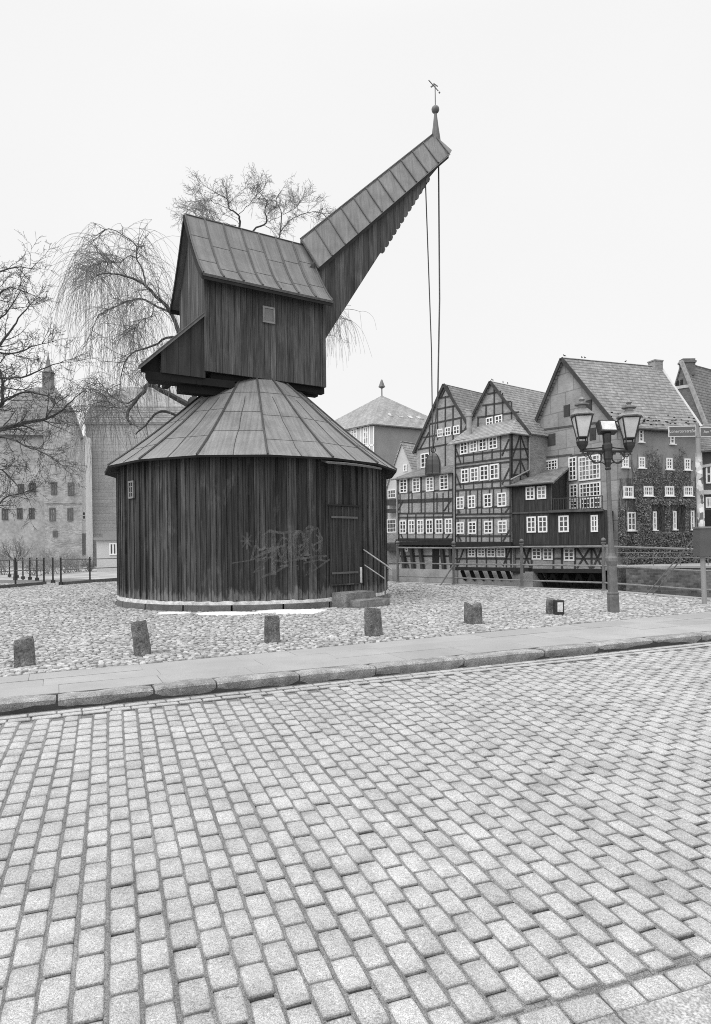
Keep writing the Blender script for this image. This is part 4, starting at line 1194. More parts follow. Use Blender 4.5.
m.prism(gl, g2*13); m.build('gable_wall', INFILL, hs2)
m = MB(); ov = .25; RL = 13.3
def gable_roof(m, f, sa, za, hw, zf, off, L, ov=.25, over=.3, th=.14):
    k = (za-zf)/hw
    for sg in (-1, 1):
        a = f.pt(sa, za+.08, off+ov); b = f.pt(sa+sg*(hw+over), zf-k*over+.08, off+ov)
        m.slab([a, b, b-f.n*(L+ov), a-f.n*(L+ov)], th)
gable_roof(m, f2, sa, za, hw2, zr, -BD, 13)
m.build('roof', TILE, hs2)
# hipped bay roof
m = MB(); zt = f2.hit(490, 424, -BD)[1]; e = .45
A = f2.pt(-e, ze2-.05, e); B = f2.pt(W2+e, ze2-.05, e); C1 = f2.pt(W2-1.3, zt, -BD+.02); D1 = f2.pt(-e, zt, -BD+.02); E1 = f2.pt(W2+e, ze2-.05, -BD)
m.slab([A, B, C1, D1], .14); m.slab([B, E1, C1], .14); m.build('bay_roof', TILEP, hs2)
m = MB()
for y in (449.5, 459, 463.5): pass
rows2 = [(456,443.5,460.5),(460.5,470,486.5),(486.5,496,515.5),(515.5,521,545)]
def line2(m, y_l, y_r, w=.16, f=f2, x0=455, x1=511, off=0): bmp(m, f, (x0, y_l), (x1, y_r), w, off)
for yl, yr in ((441.5,433),(456.5,449.5),(464.5,457.5),(468,461.5),(484.5,480),(490.5,487),(508,506.5),(514.5,513.5),(518,517.2),(536,536),(542.5,542.5)): line2(m, yl, yr)
for x in (455.3, 510.3): bmp(m, f2, (x, 441 if x < 480 else 433), (x, 543), .18)
for r_ in ((441.5,465,433.5,458),(468,491,461,487.3),(491,515,487.5,513.7),(518,543,517,543)):
    for x in ((463.5, 473.5, 482.5, 492, 500.5) if r_[0] < 480 else (458,466,470,477.5,481.5,489.5,493.5,501.5)):
        k = (x-455)/56; bmp(m, f2, (x, r_[0]+(r_[2]-r_[0])*k), (x, r_[1]+(r_[3]-r_[1])*k), .13)
for a, b in (((456,449),(461,464)),((502,455.5),(509,439)),((456,474),(461,488)),((502,484),(509.5,468)),((456,506),(460,513)),((505,513),(510,506)),((456,530),(461,541)),((503,541),(509.5,530))): bmp(m, f2, a, b, .15)
# gable timbers
for (p_, q_) in (((477,417.5),(519,412)),((482.5,405.5),(511,401.5)),((487.5,394),(501,391.5)),((486,405),(486,429)),((494.2,387),(494.2,424)),((502.5,393),(502.5,424)),((511.5,402),(511.5,423)),((478,417),(478,430))): bmp(m, f2, p_, q_, .15, -BD)
frame2 = m.build('timber_frame', TIMB, hs2)
# right flank of the bay with crossed braces
fr2 = Fac(f2.pt(W2, 0), -f2.n)
m = MB()
for yl, yr in ((434,432),(449.5,448.5),(460,459),(475,474)): bmp(m, fr2, (511.5, yl), (529, yr), .16)
for x in (512, 528.5): bmp(m, fr2, (x, 434), (x, 480), .18)
for x in (520.5,): bmp(m, fr2, (x, 434), (x, 480), .14)
for a, b in (((520,436),(512.5,457)),((521,436),(528,457)),((520,461),(512.5,478)),((521,461),(528,478))): bmp(m, fr2, a, b, .15)
m.build('timber_frame', TIMB, hs2)
for row in (((460.5,441.8,468,454.2),(470,440,477.5,452.2),(479,438.2,487.2,450.6),(489,436.7,497.6,449)),
            ((461.5,469,469,482.8),(470.7,467.6,478.8,481.4),(480.2,465.5,488.8,480.5),(490.3,464,499.2,479.3)),
            ((456.8,496.8,464.2,509),(468.2,495.4,475.8,508.2),(484,493.8,492.2,507.4),(497.8,492.8,506.8,506.6)),
            ((457,522.2,464.4,533.8),(468.8,521.6,476.6,533.8),(484.4,521,493,533.6),(498.2,520.4,507.2,533.2)),
            ((468.2,547.3,475.8,556.8),(477.8,547.3,485.6,556.8),(487.2,547.3,495.6,557),(497,547.3,505.6,557.2))):
    for (x0,y0,x1,y1) in row: win(f2, x0, y0, x1, y1, 2, 3 if y0 > 460 else 3, hs2, 0 if y0 < 545 else -.35)
win(f2, 486.2, 417.3, 493.2, 427, 2, 2, hs2, -BD); win(f2, 495.2, 415.2, 502.8, 425, 2, 2, hs2, -BD)
# shutters/dark panes between windows of the lower rows
m = MB(); [bmp(m, f2, (x, 497), (x, 508), .2, 0, .05) for x in ()]
m = MB()
bmp(m, f2, (454.5, 544.8), (512, 544.8), .5, .25, .4); 
for i in range(9): x = 456.5+i*6.6; a = f2.ph(x, 546.3, .55); m.beam(a, a-f2.n*1.2, .2, .2)
m.build('jetty_beam', DARKW, hs2)
m = MB()
for x0, x1 in ((457.5,464),(503,510.5)): bmp(m, f2, (x0, 566), (x1, 548), .15, -.35)
for x in (457,466.8,476.8,486.4,496.4,506.4,511): bmp(m, f2, (x, 547), (x, 567), .15, -.35)
bmp(m, f2, (455,558.5), (511,558.7), .15, -.35)
m.build('timber_frame', TIMB, hs2)
m = MB(); bmp(m, f2, (456, 568.6), (530, 569.6), .32, .5, .5); m.build('sill_beam', DARKW, hs2)
m = MB()
for i in range(6):
    x = 462+i*9.0; a = f2.ph(x, 570.3, .55); b = f2.ph(x+3.4, 579.5, -.25); m.beam(a, b, .3, .24, f2.t)
m.build('strut', DARKW, hs2)
m = MB(); 
zq = f2.hit(480, 570)[1]
m.prism([f2.pt(-.3,-3.0,-.3), f2.pt(W2+2.2,-3.0,-.3), f2.pt(W2+2.2,zq-.05,-.3), f2.pt(-.3,zq-.05,-.3)], g2*3)
m.build('foundation', QUAYW, hs2)
downpipe(f2, [(454.2,441),(454.2,585)], hs2, .07, .2)
downpipe(fr2, [(531,434),(529.6,438),(529.3,470),(511,479.5)], hs2, .08, .25)
rp = [f2.pt(sa, za+.16, -BD+.2-d) for d in (0.3, 1.9, 2.6)]
birds(rp, 'ridge of the middle timber framed house')

# ---- house 1: timber-framed house left of it, with a low projecting front
R1 = f2.pt(-.05, 0, -.35); t1 = Vector((.66, -.75, 0)).normalized(); q = Fac(R1, t1); sL = q.hit(396.5, 500)[0]
f1 = Fac(R1+t1*sL, t1); W1 = -sL; g1 = -f1.n; B1 = 3.3
hs1 = thing('timber_house', 'leftmost timber framed river house with tall gable behind a low front', 'house', f1.pt(W1/2, -1))
ze1 = f1.hit(425, 475.5)[1]; zj1 = f1.hit(425, 541)[1]
m = MB(); m.prism([f1.pt(0, zj1), f1.pt(W1, zj1), f1.pt(W1, ze1), f1.pt(0, ze1)], g1*B1)
m.prism([f1.pt(.1, -1.6, -.4), f1.pt(W1, -1.6, -.4), f1.pt(W1, zj1+.05, -.4), f1.pt(.1, zj1+.05, -.4)], g1*B1)
m.build('wall', INFILL2, hs1)
sa1, za1 = f1.hit(445, 384.8, -B1); sl1, zl1 = f1.hit(416.5, 449.5, -B1); hw1 = sa1-sl1
m = MB(); m.prism([f1.pt(sl1,-1,-B1), f1.pt(sa1+hw1,-1,-B1), f1.pt(sa1+hw1,zl1,-B1), f1.pt(sa1,za1-.1,-B1), f1.pt(sl1,zl1,-B1)], g1*14); m.build('gable_wall', INFILL2, hs1)
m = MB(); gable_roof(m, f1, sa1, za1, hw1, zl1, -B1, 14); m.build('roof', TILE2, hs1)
m = MB(); ztop = f1.hit(435, 467.5, -B1)[1]
m.slab([f1.pt(-.4,ze1-.02,.45), f1.pt(W1+.1,ze1-.02,.45), f1.pt(W1+.1,ztop,-B1+.02), f1.pt(-.2,ztop,-B1+.02)], .14); m.build('front_roof', TILE2, hs1)
m = MB()
for yl, yr in ((479,472.5),(493,489.5),(500.5,498.5),(502.5,500.5),(513.5,513),(517.5,517),(533,533),(539,539)): bmp(m, f1, (397, yl), (453.5, yr), .17)
for x in (397.2, 453): bmp(m, f1, (x, 479 if x < 420 else 473), (x, 540), .2)
for x in (408.8, 421.2, 433.8, 448.5): bmp(m, f1, (x, 478.5-(x-397)*.11), (x, 514), .14)
for x in (400,412,425,437,443): bmp(m, f1, (x, 493), (x, 514), .12)
for x in (399,407.4,415.8,424.8,433.6,443,): bmp(m, f1, (x, 514), (x, 540), .13)
for a, b in (((398.5,510),(403,501)),((444,511),(451,500)),((399,530),(403,539)),((446,539),(452,530))): bmp(m, f1, a, b, .15)
# gable timbers
for p_, q_ in (((418,449.6),(470,440)),((423.5,437.5),(470,429.5)),((430,424),(464,417)),((436,409.5),(456,405.5)),((440.5,398),(451.5,396)),
               ((445.3,396),(445.3,470)),((437.5,408),(437.5,440)),((453,406),(453,440)),((429.5,425),(429.5,470)),((461,418),(461,436)),((420,449),(429,432)),((447,386),(441,398)),((447,386),(452,397)),((433,448),(433,470))): bmp(m, f1, p_, q_, .16, -B1)
m.build('timber_frame', TIMB, hs1)
m = MB()
for sg in (-1, 1):
    a = f1.pt(sa1, za1+.02, -B1+.27); b = f1.pt(sa1+sg*(hw1+.3), zl1-(za1-zl1)/hw1*.3, -B1+.27); m.beam(a, b, .1, .3, Z3)
for sg in (-1, 1):
    k = (za-zr)/hw2; a = f2.pt(sa, za+.02, -BD+.27); b = f2.pt(sa+sg*(hw2+.3), zr-k*.3, -BD+.27); m.beam(a, b, .1, .26, Z3)
m.build('bargeboard', TIMB, hs1)
for (x0,y0,x1,y1,nx,ny) in ((400,479,407.6,493,2,4),(412.8,477.8,420.4,492.4,2,4),(426.2,477,434,491.4,2,4),(440,474.6,448.8,490,2,4)): win(f1, x0, y0, x1, y1, nx, ny, hs1)
for (x0,x1) in ((400,406.4),(408.8,415),(417.4,424),(426.4,433.2),(435.8,443),(445.4,452.8)):
    k = (x0-400)/50; win(f1, x0, 520.4-k*2, x1, 533.6, 2, 3, hs1)
win(f1, 421, 453.2, 429.4, 467.6, 2, 3, hs1, -B1)
for (x0,y0,x1,y1) in ((437.8,429,443,437),(445.2,427.2,451.2,435.8),(453.6,425.6,460,434.4)): win(f1, x0, y0, x1, y1, 2, 2, hs1, -B1)
m = MB(); bmp(m, f1, (396.5, 543.2), (454, 543.2), .42, .3, .5); bmp(m, f1, (396.5, 540.2), (454, 540.2), .18, .3, .3)
for i in range(10): x = 399+i*6; a = f1.ph(x, 545, .5); m.beam(a, a-f1.n*1.2, .2, .2)
m.build('jetty_beam', DARKW, hs1)
m = MB()
for x in (402, 411, 420, 441.5, 450): bmp(m, f1, (x, 546.5), (x+2.6, 570), .36, -.25, .3)
bmp(m, f1, (402,547), (409,569), .2, -.37)
for p_, q_ in (((400,546.8),(453,546.8)),((400,556),(453,556))): bmp(m, f1, p_, q_, .15, -.4)
m.build('strut', TIMB, hs1)
m = MB(); bmp(m, f1, (435.6, 547), (435.6, 569), .9, -.38, .05); m.build('door', DARKW, hs1)
win(f1, 405, 548, 408.5, 551.5, 1, 1, hs1, -.38)
m = MB(); zz = f1.hit(425, 569)[1]; m.prism([f1.pt(-.5,-3,.3), f1.pt(W1+.2,-3,.3), f1.pt(W1+.2,zz,.3), f1.pt(-.5,zz,.3)], g1*3.5); m.build('foundation', QUAYW, hs1)
downpipe(f1, [(396.8,477),(397.6,575)], hs1, .08, .2)
chm = f2.pt(1.9, 0, -BD+.7); ct = P(469, 409.5, chm.y); cb = P(469, 434, chm.y)
m = MB(); m.lathe(Vector((ct.x, chm.y, cb.z)), [(.27,-.6),(.27,ct.z-cb.z-.75),(.36,ct.z-cb.z-.7),(.36,ct.z-cb.z-.5),(.3,ct.z-cb.z-.45),(.3,ct.z-cb.z-.15),(.36,ct.z-cb.z-.1),(.34,ct.z-cb.z)], 10); m.build('chimney', PIPE, hs2)

# ---- house 3: the big mill with patterned gable and long tiled roof
C3 = at(618, 56.0); t3 = Vector((.5, -.866, 0)); q = Fac(C3, t3); sL = q.hit(531, 480)[0]; f3 = Fac(C3+t3*sL, t3); W3 = -sL
t3s = Vector((.95, .31, 0)).normalized(); f3s = Fac(C3, t3s); L3 = f3s.hit(696.5, 480)[0]
hs3 = thing('mill_house', 'big broad river house with patterned gable, long tile roof and ivy flank', 'house', C3+Z3*-.5)
sa3, za3 = f3.hit(564.7, 358.5); zre3 = f3.hit(616.5, 422)[1]; zle3 = f3.hit(531.5, 441)[1]
GB = t3s
fpoly = [f3.pt(0,-1.0), f3.pt(W3,-1.0), f3.pt(W3,zre3), f3.pt(sa3,za3-.1), f3.pt(0,zle3)]
PANEL = NT('gable_panels'); ob = PANEL.uv(); br = PANEL.n('ShaderNodeTexBrick'); PANEL.l(ob, br.inputs['Vector']); br.inputs['Scale'].default_value = 1.0
br.inputs['Brick Width'].default_value = 1.9; br.inputs['Row Height'].default_value = 1.75; br.inputs['Mortar Size'].default_value = .05; br.inputs['Color1'].default_value = (.88,.88,.88,1); br.inputs['Color2'].default_value = (1.1,1.1,1.1,1); br.inputs['Mortar'].default_value = (.7,.7,.7,1)
b2 = PANEL.n('ShaderNodeRGBToBW'); PANEL.l(br.outputs[0], b2.inputs[0])
sm = PANEL.n('ShaderNodeTexBrick'); PANEL.l(ob, sm.inputs['Vector']); sm.inputs['Scale'].default_value = 1.0; sm.inputs['Brick Width'].default_value = .3; sm.inputs['Row Height'].default_value = .1; sm.inputs['Mortar Size'].default_value = .012
sm.inputs['Color1'].default_value = (.9,.9,.9,1); sm.inputs['Color2'].default_value = (1.1,1.1,1.1,1); sm.inputs['Mortar'].default_value = (1.15,)*3+(1,); b3 = PANEL.n('ShaderNodeRGBToBW'); PANEL.l(sm.outputs[0], b3.inputs[0])
kk = PANEL.math('MULTIPLY', b2.outputs[0], b3.outputs[0]); kk = PANEL.math('MULTIPLY', kk, PANEL.ramp(PANEL.noise(PANEL.obj(), .5, 5.0, .65), .3, .7, .78, 1.2))
PANEL.col(PANEL.math('MULTIPLY', kk, .285)); PANEL.rough(.9)
m = MB(); m.prism(fpoly, t3s*.4); m.build('gable_wall', PANEL.m, hs3)
m = MB(); m.prism([f3s.pt(.003,-1.0), f3s.pt(L3,-1.0), f3s.pt(L3,zre3-.15), f3s.pt(.003,zre3-.15)], -f3s.n*.4); m.build('wall', STUCCO, hs3)
m = MB()
k3 = (za3-zre3)/(W3-sa3)
A = f3.pt(sa3, za3+.1)-t3s*.35; Bv = f3.pt(W3+.45, zre3-k3*.45+.1)-t3s*.35; Lr = L3+.7
Br = Bv+t3s*Lr; Ar = A+t3s*(Lr+2.0)
m.slab([A, Bv, Br, Ar], .18)
kl = (za3-zle3)/sa3; Cv = f3.pt(-.45, zle3-kl*.45+.1)-t3s*.35
m.slab([A, Cv, Cv+t3s*(Lr+2.0), Ar], .18)
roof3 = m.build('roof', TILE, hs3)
m = MB(); m.slab([Br-Z3*.2-t3s*.6, Cv+t3s*(Lr+1.4)-Z3*.2, Ar-Z3*.2-t3s*.6], .3); m.prism([f3s.pt(L3-.1,-1,-.41), f3.pt(0,-1)+t3s*(L3+1.8), f3.pt(0,zle3-.2)+t3s*(L3+1.8), f3s.pt(L3-.1,zre3-.3,-.41)], t3s*-.3); m.build('back_gable', STUCCO, hs3)
m = MB(); m.beam(A+t3s*-.03-Z3*.12, Bv+t3s*-.03-Z3*.12, .1, .34, Z3); m.beam(A+t3s*-.03-Z3*.12, Cv+t3s*-.03-Z3*.12, .1, .34, Z3); m.build('bargeboard', TIMB, hs3)
m = MB(); m.slab([Ar+t3s*-.02+Z3*.07, Br+t3s*-.02+Z3*.07-(Br-Ar)*.06, Br+t3s*.24+Z3*.07-(Br-Ar)*.06, Ar+t3s*.24+Z3*.07], .25); m.build('verge', M_plain('white_verge', .55, .12, 2.0), hs3)
m = MB(); ev = Bv-Z3*.14; m.tube([ev+f3s.n*.08, ev+t3s*Lr+f3s.n*.08], .1, 6); m.build('gutter', TIMBG, hs3)
# snow catchers / dark moss along the eave: short dark tiles lifted
m = MB()
r5 = random.Random(5)
for i in range(55):
    f_ = r5.random(); up_ = .04+.10*r5.random()**2+ (.06 if r5.random() < .4 else 0); p = Bv.lerp(Br, f_).lerp(A.lerp(Ar, f_), up_)
    m.beam(p+t3s*-.08*r5.uniform(.5,1.6)+Z3*.04, p+t3s*.08*r5.uniform(.5,1.6)+Z3*.04, .08*r5.uniform(.6,1.6), .05)
moss = m.build('moss', DARKW, roof3); kind(moss, 'stuff')
cp_ = A.lerp(Ar, .955); m = MB(); m.beam(cp_-t3s*.5+Z3*-.2, cp_+t3s*.5+Z3*-.2, .9, 1.2, Z3); m.beam(cp_-t3s*.56+Z3*.42, cp_+t3s*.56+Z3*.42, 1.0, .12, Z3); m.build('chimney', INFILL, hs3)
birds([A.lerp(Ar, x)+Z3*.1 for x in (.03,.2,.23,.64)], 'ridge of the big mill house')
# gable openings and band
m = MB()
for p_, q_ in (((531,459),(572,454.5)),((540,430),(610,421)),((533,436),(533,470)),((538,420),(538,440)),((570,456),(605,451.5))): bmp(m, f3, p_, q_, .16)
m.build('timber_band', TIMBG, hs3)
for (x0,y0,x1,y1) in ((564,405,570,416.5),(586,400,592,411),(548,434,555.5,445.5),(590,428,596,440)):
    s0,_ = f3.hit(x0,(y0+y1)/2); s1,_ = f3.hit(x1,(y0+y1)/2); z1 = f3.hit((x0+x1)/2,y0)[1]; z0 = f3.hit((x0+x1)/2,y1)[1]
    m = MB(); m.obox(f3.pt((s0+s1)/2,(z0+z1)/2,.03), f3.t*((s1-s0)/2), f3.n*.03, Z3*((z1-z0)/2)); m.build('shutter', TIMB, hs3)
win(f3, 545.6, 459.8, 558, 470.6, 4, 3, hs3)
for (x0,y0,x1,y1,nx,ny) in ((569,457,577,480.5,2,5),(579,455.6,600.6,480,6,5),(569.8,484,578,500,2,4),(579.8,482.6,601,497,6,3),(569.8,500.5,578,508.8,2,2),(580.5,497.6,601.2,508.6,6,2)): win(f3, x0, y0, x1, y1, nx, ny, hs3, .05)
# flank windows
for (x0,y0,x1,y1,nx,ny) in ((638.5,429.8,643,442,1,3),(669.6,430.5,674.2,444,1,3),(622,456,628.4,467.5,2,3),(638.4,457,644.6,468,2,3),(665.8,458,672,469.5,2,3),(684,458.6,690,470,2,3),
        (623,486.2,633,497.6,4,2),(643.4,486.2,652.8,496,4,2),(664.6,486.2,673.6,496,4,2),(683.4,486.4,692.4,496,4,2),(627,512,635.5,530.5,2,3),(652.5,511.5,656.2,530,1,3),(672.6,511,676,529.5,1,3),(690.4,510.6,693.8,529.5,1,3)): win(f3s, x0, y0, x1, y1, nx, ny, hs3, .02, sill=True)
for (x0,x1) in ((656.4,663.5),(676.2,683.5)):
    m = MB(); pts = [f3s.ph(x0,530,.03), f3s.ph(x1,530,.03), f3s.ph(x1,511,.03), f3s.ph((x0+x1)/2+1.5,507,.03), f3s.ph((x0+x1)/2-1.5,507,.03), f3s.ph(x0,510,.03)]; m.prism(pts, -f3s.n*.02); m.build('niche_shade', DARKW, hs3)  # flat dark panel painted as the shade of a deep window recess
# ivy: a mass of small leaves on stems, climbing the flank
IVYM = M_stone('ivy_leaves', 0.17, 0.45, 0.3, 0.2, 2.0, 30.0, 0.7)
holes = [(x0-1.5,y0-2,x1+1.5,y1+2) for (x0,y0,x1,y1) in ((622,456,628,467),(638,457,645,469),(665,458,672,470),(684,458,690,470),(622,486,634,499),(643,486,653,497),(664,486,674,497),(683,486,693,497),(626,512,636,532),(652,507,664,530),(672,507,684,530),(690,510,695,530),(619,425,626,505),(628,500,634,512))]
def ivy_d(x, y):
    """how dense the ivy is at this spot of the wall (0..1)"""
    d = 0.0
    top = 452+10*math.sin(x*.21)+8*noise.noise(Vector((x*.11, 3.1, 0)))
    if x > 634 and y > top: d = min(1, (y-top)/34)*(1.0 if y > 498 else .40)
    if x <= 634 and y > 470+14*noise.noise(Vector((x*.3,0,0))) and x < 625: d = .8
    if x > 688 and y < 497: d *= .3
    if y > 505: d = max(d, .95 if x > 635.5 or x < 626 else .25)
    if y > 545: d *= max(0, 1-(y-545)/14)
    return d
m = MB(); r6 = random.Random(11); cnt = 0; tries = 0
while cnt < 17000 and tries < 120000:
    tries += 1; x = r6.uniform(618.5, 696); y = r6.uniform(445, 558)
    if any(a < x < c and b < y < d for a, b, c, d in holes): continue
    dens = ivy_d(x, y)
    nz_ = noise.noise(Vector((x*.22, y*.22, 1.0)))
    if r6.random() > dens*(1+.5*nz_): continue
    p = f3s.ph(x, y, .05+r6.random()**2*(.35 if y < 500 else .6)*(.5+dens*.5)); s_ = r6.uniform(.035, .085)
    a = Vector((r6.gauss(0,1), r6.gauss(0,.6), r6.gauss(0,1))).normalized(); b = a.cross(f3s.n+Vector((r6.gauss(0,.5), r6.gauss(0,.5), r6.gauss(0,.5)))).normalized()
    m.add([p-a*s_, p+b*s_*.8, p+a*s_, p-b*s_*.8], [(0,1,2,3)]); cnt += 1
m_iv = m
ivy = m.build('ivy', IVYM, origin=f3s.pt(L3/2, 0)); tag(ivy, 'dense dark ivy climbing the flank of the big mill house', 'ivy')
m = MB()
for i in range(150):
    x = r6.uniform(620, 694); y = 556; pts = []; yt = 450+r6.random()*40 if x > 634 else 475
    while y > yt:
        pts.append(f3s.ph(x, y, .04)); y -= 6; x += r6.uniform(-2.2, 2.2); x = min(max(x, 619), 696)
    if len(pts) > 2: m.tube(pts, [.03*(1-.7*k/len(pts)) for k in range(len(pts))], 4)
m.build('stem', TIMBG, ivy)

# ---- dark boarded annex in the corner between the houses
A0 = at(511.3, 60.2)-Vector((0,0,0)); B0 = at(604, 54.6); fa = Fac(A0, (B0-A0)); WA = (B0-A0).length
an = thing('boarded_annex', 'dark boarded annex with balcony, jutting out over the river', 'house extension', fa.pt(WA/2, 0))
zb_ = fa.hit(557, 545)[1]; zf_ = fa.hit(557, 512)[1]; zt_ = fa.hit(530, 484)[1]
lp = f3.pt(.3, 0, .05); rp_ = f3.pt(W3-.4, 0, .05)
m = MB(); m.prism([fa.pt(0,zb_), fa.pt(WA,zb_), rp_+Z3*zb_, lp+Z3*zb_], Z3*(zf_-zb_)); m.build('wall', ANNEX, an)
sm_ = fa.hit(552, 495)[0]; mp = f3.ph(566.5, 490, .06); mp = Vector((mp.x, mp.y, 0))
zr_ = f3.hit(560, 468)[1]
m = MB()
m.prism([fa.pt(0,zf_+.004), fa.pt(sm_,zf_+.004), fa.pt(sm_,zt_), fa.pt(0,zt_)], -fa.n*.12)
# side wall with sloping top
p0 = fa.pt(sm_, 0, -.12)
m.prism([p0+Z3*(zf_+.004), mp+Z3*(zf_+.004), mp+Z3*(zr_-.1), p0+Z3*(zt_)], (fa.t*-.12))
m.build('upper_wall', ANNEX, an)
m = MB(); m.slab([fa.pt(-.4,zt_-.02,.5), fa.pt(sm_+.35,zt_-.02,.5), mp+fa.t*.35+Z3*zr_, lp+Z3*zr_], .16); m.build('roof', TILE2, an)
m = MB(); m.tube([fa.pt(sm_-.3,zt_-.1,.12), fa.pt(sm_,zt_-.15,.12), fa.pt(sm_,zf_+.2,.12)], .05, 6); m.tube([fa.pt(-.4,zt_-.1,.55), fa.pt(sm_+.35,zt_-.1,.55)], .06, 6); m.build('drainpipe', TIMBG, an)
m = MB(); bmp(m, fa, (511.5,513.3), (552,511.8), .14, .0, .1); bmp(m, fa, (549,511.6), (603.5,510), .2, .05, .3); m.build('floor_band', TIMBG, an)
m = MB(); sB = fa.hit(551.5, 505)[0]
zr1 = fa.hit(575, 497.5)[1]
ns = 20
for i in range(ns+1):
    a = fa.pt(sB+(WA-sB-.05)*i/ns, zf_+.1, .05); m.beam(a, a+Z3*(zr1-zf_-.1), .05, .05, fa.n)
m.beam(fa.pt(sB, zr1, .05), fa.pt(WA-.05, zr1, .05), .08, .07); m.beam(fa.pt(sB, zf_+.18, .05), fa.pt(WA-.05, zf_+.18, .05), .06, .05)
m.build('balcony_railing', TIMB, an)
for (x0,y0,x1,y1,nx,ny) in ((526,486.8,535,499.8,2,3),(537.2,486,546.4,499,2,3),(527,516.6,536.2,532.6,2,3),(538.2,516,547.6,532.4,2,3),(558.8,515.6,569,532.2,2,3),(591,515,598.2,532,2,3)): win(fa, x0, y0, x1, y1, nx, ny, an, 0.0)
fb_ = Fac(fa.pt(.2, 0, -.5), fa.t)
zs_ = fa.hit(557, 570)[1]
m = MB(); m.prism([fb_.pt(0, zs_), fb_.pt(WA-.2, zs_), fb_.pt(WA-.2, zb_+.02), fb_.pt(0, zb_+.02)], -fa.n*1.5); m.build('base_wall', INFILL2, an)
m = MB()
for x in (522,531.6,553.4,562,575,591.5,603): bmp(m, fb_, (x, 546), (x, 569), .16)
for y in (558.5,): bmp(m, fb_, (513, y), (603, y), .14)
for a, b in (((523,548),(530,567)),((530,548),(523,567)),((577,548),(590,568)),((590,548),(577,568)),((593,548),(602,568)),((602,548),(593,568))): bmp(m, fb_, a, b, .15)
m.build('timber_frame', TIMB, an)
for (x0,y0,x1,y1) in ((532,547.6,541.6,559.6),(543.2,547.8,553,560),(564,548,574.6,560.8)): win(fb_, x0, y0, x1, y1, 2, 3, an, 0.0)
m = MB(); bmp(m, fa, (511,546.2), (604,546.2), .3, -.1, .5); bmp(m, fb_, (512,570.5), (604,571), .35, .2, .5)
for i in range(9): x = 514+i*10.6; a = fb_.ph(x, 573, .4); m.beam(a, a-fa.n*2, .22, .22)
m.build('sill_beam', DARKW, an)
m = MB()
for i in range(6):
    x = 527+i*13; a = fb_.ph(x, 573, .35); m.beam(a, fb_.ph(x-5, 586, -.6), .25, .25, fa.t); m.beam(a, fb_.ph(x+6, 586, -.6), .25, .25, fa.t)
m.build('strut', DARKW, an)
m = MB(); m.prism([fb_.pt(0,-3,-1.4), fb_.pt(WA,-3,-1.4), fb_.pt(WA,zs_,-1.4), fb_.pt(0,zs_,-1.4)], -fa.n*1.0); m.build('foundation', M_plain('void_shade_stone', .045, .4, 2.0), an)  # dark wall colour stands in for the shaded void below the annex
# river wall and terrace below the mill's flank
QB = M_brick('quay_stone', 0.125, 1.12, 0.42, 0.2, 0.4, 0.6, 0.02)
qa = at(619, 51.5); qb_ = at(760, 49.0)
zq_ = P(660, 566, 51).z
qw = thing('quay_wall', 'rough stone river wall with a pale terrace below the ivy', 'quay wall', qa)
d_ = (qb_-qa).normalized(); nq = Vector((d_.y, -d_.x, 0))
m = MB(); m.prism([qa+Z3*-3, qb_+Z3*-3, qb_+Z3*(zq_-.15), qa+Z3*(zq_-.15)], -nq*.8); m.build('stone_face', QB, qw)
m = MB(); c3 = C3+Vector((0,0,0)); m.prism([qa+nq*.08+Z3*(zq_-.15), qb_+nq*.08+Z3*(zq_-.15), qb_-nq*16+Z3*(zq_-.15), qa-nq*9+Z3*(zq_-.15)], Z3*.15); m.build('terrace', SLABM, qw)
m = MB(); m.prism([qa+Z3*-3, qa+Z3*(zq_-.16), qa-nq*7+Z3*(zq_-.16), qa-nq*7+Z3*-3], d_*.5); m.build('end_wall', QB, qw)
tr = thing('terrace_railing', 'thin iron railing on the terrace below the ivy', 'railing', qa+nq*-1.2+Z3*zq_)
m = MB(); 
for z in (.62, 1.05): 
    mm = MB(); mm.tube([qa-nq*1.5+Z3*(zq_+z), qb_-nq*1.5+Z3*(zq_+z)], .03, 5); mm.build('rail', IRONM, tr)
for i in range(5):
    p = (qa-nq*1.5).lerp(qb_-nq*1.5, .08+.2*i); mm = MB(); mm.tube([p+Z3*zq_, p+Z3*(zq_+1.1)], .035, 5); mm.build('post', IRONM, tr)
# clipped hedge line under the ivy
m = MB(); r6 = random.Random(21)
for i in range(3800):
    s = r6.uniform(0, 9.2); p = f3s.pt(s, 0, .4+r6.random()*.9)+Z3*(zq_+abs(r6.gauss(.35,.3))); sz = r6.uniform(.05,.11)
    a = Vector((r6.gauss(0,1), r6.gauss(0,1), r6.gauss(0,1))).normalized(); b = a.cross(Vector((r6.gauss(0,1), r6.gauss(0,1), r6.gauss(0,1)))).normalized()
    m.add([p-a*sz, p+b*sz*.8, p+a*sz, p-b*sz*.8], [(0,1,2,3)])
tag(m.build('hedge', IVYM, origin=f3s.pt(4, zq_, .8)), 'low straggly hedge at the foot of the ivy covered wall', 'hedge')

# ---- far houses
def simple_gable(name, label, O, t, W, zfoot, zapex, depth, wallm, roofm, zbase=-1.0, sa=None):
    f = Fac(O, t); r = thing(name, label, 'house', f.pt(W/2, zbase)); sa = W/2 if sa is None else sa
    m = MB(); m.prism([f.pt(0,zbase), f.pt(W,zbase), f.pt(W,zfoot), f.pt(sa,zapex-.1), f.pt(0,zfoot)], -f.n*depth); m.build('wall', wallm, r)
    m = MB(); gable_roof(m, f, sa, zapex, W/2, zfoot, 0, depth, .2, .25); m.build('roof', roofm, r)
    return f, r
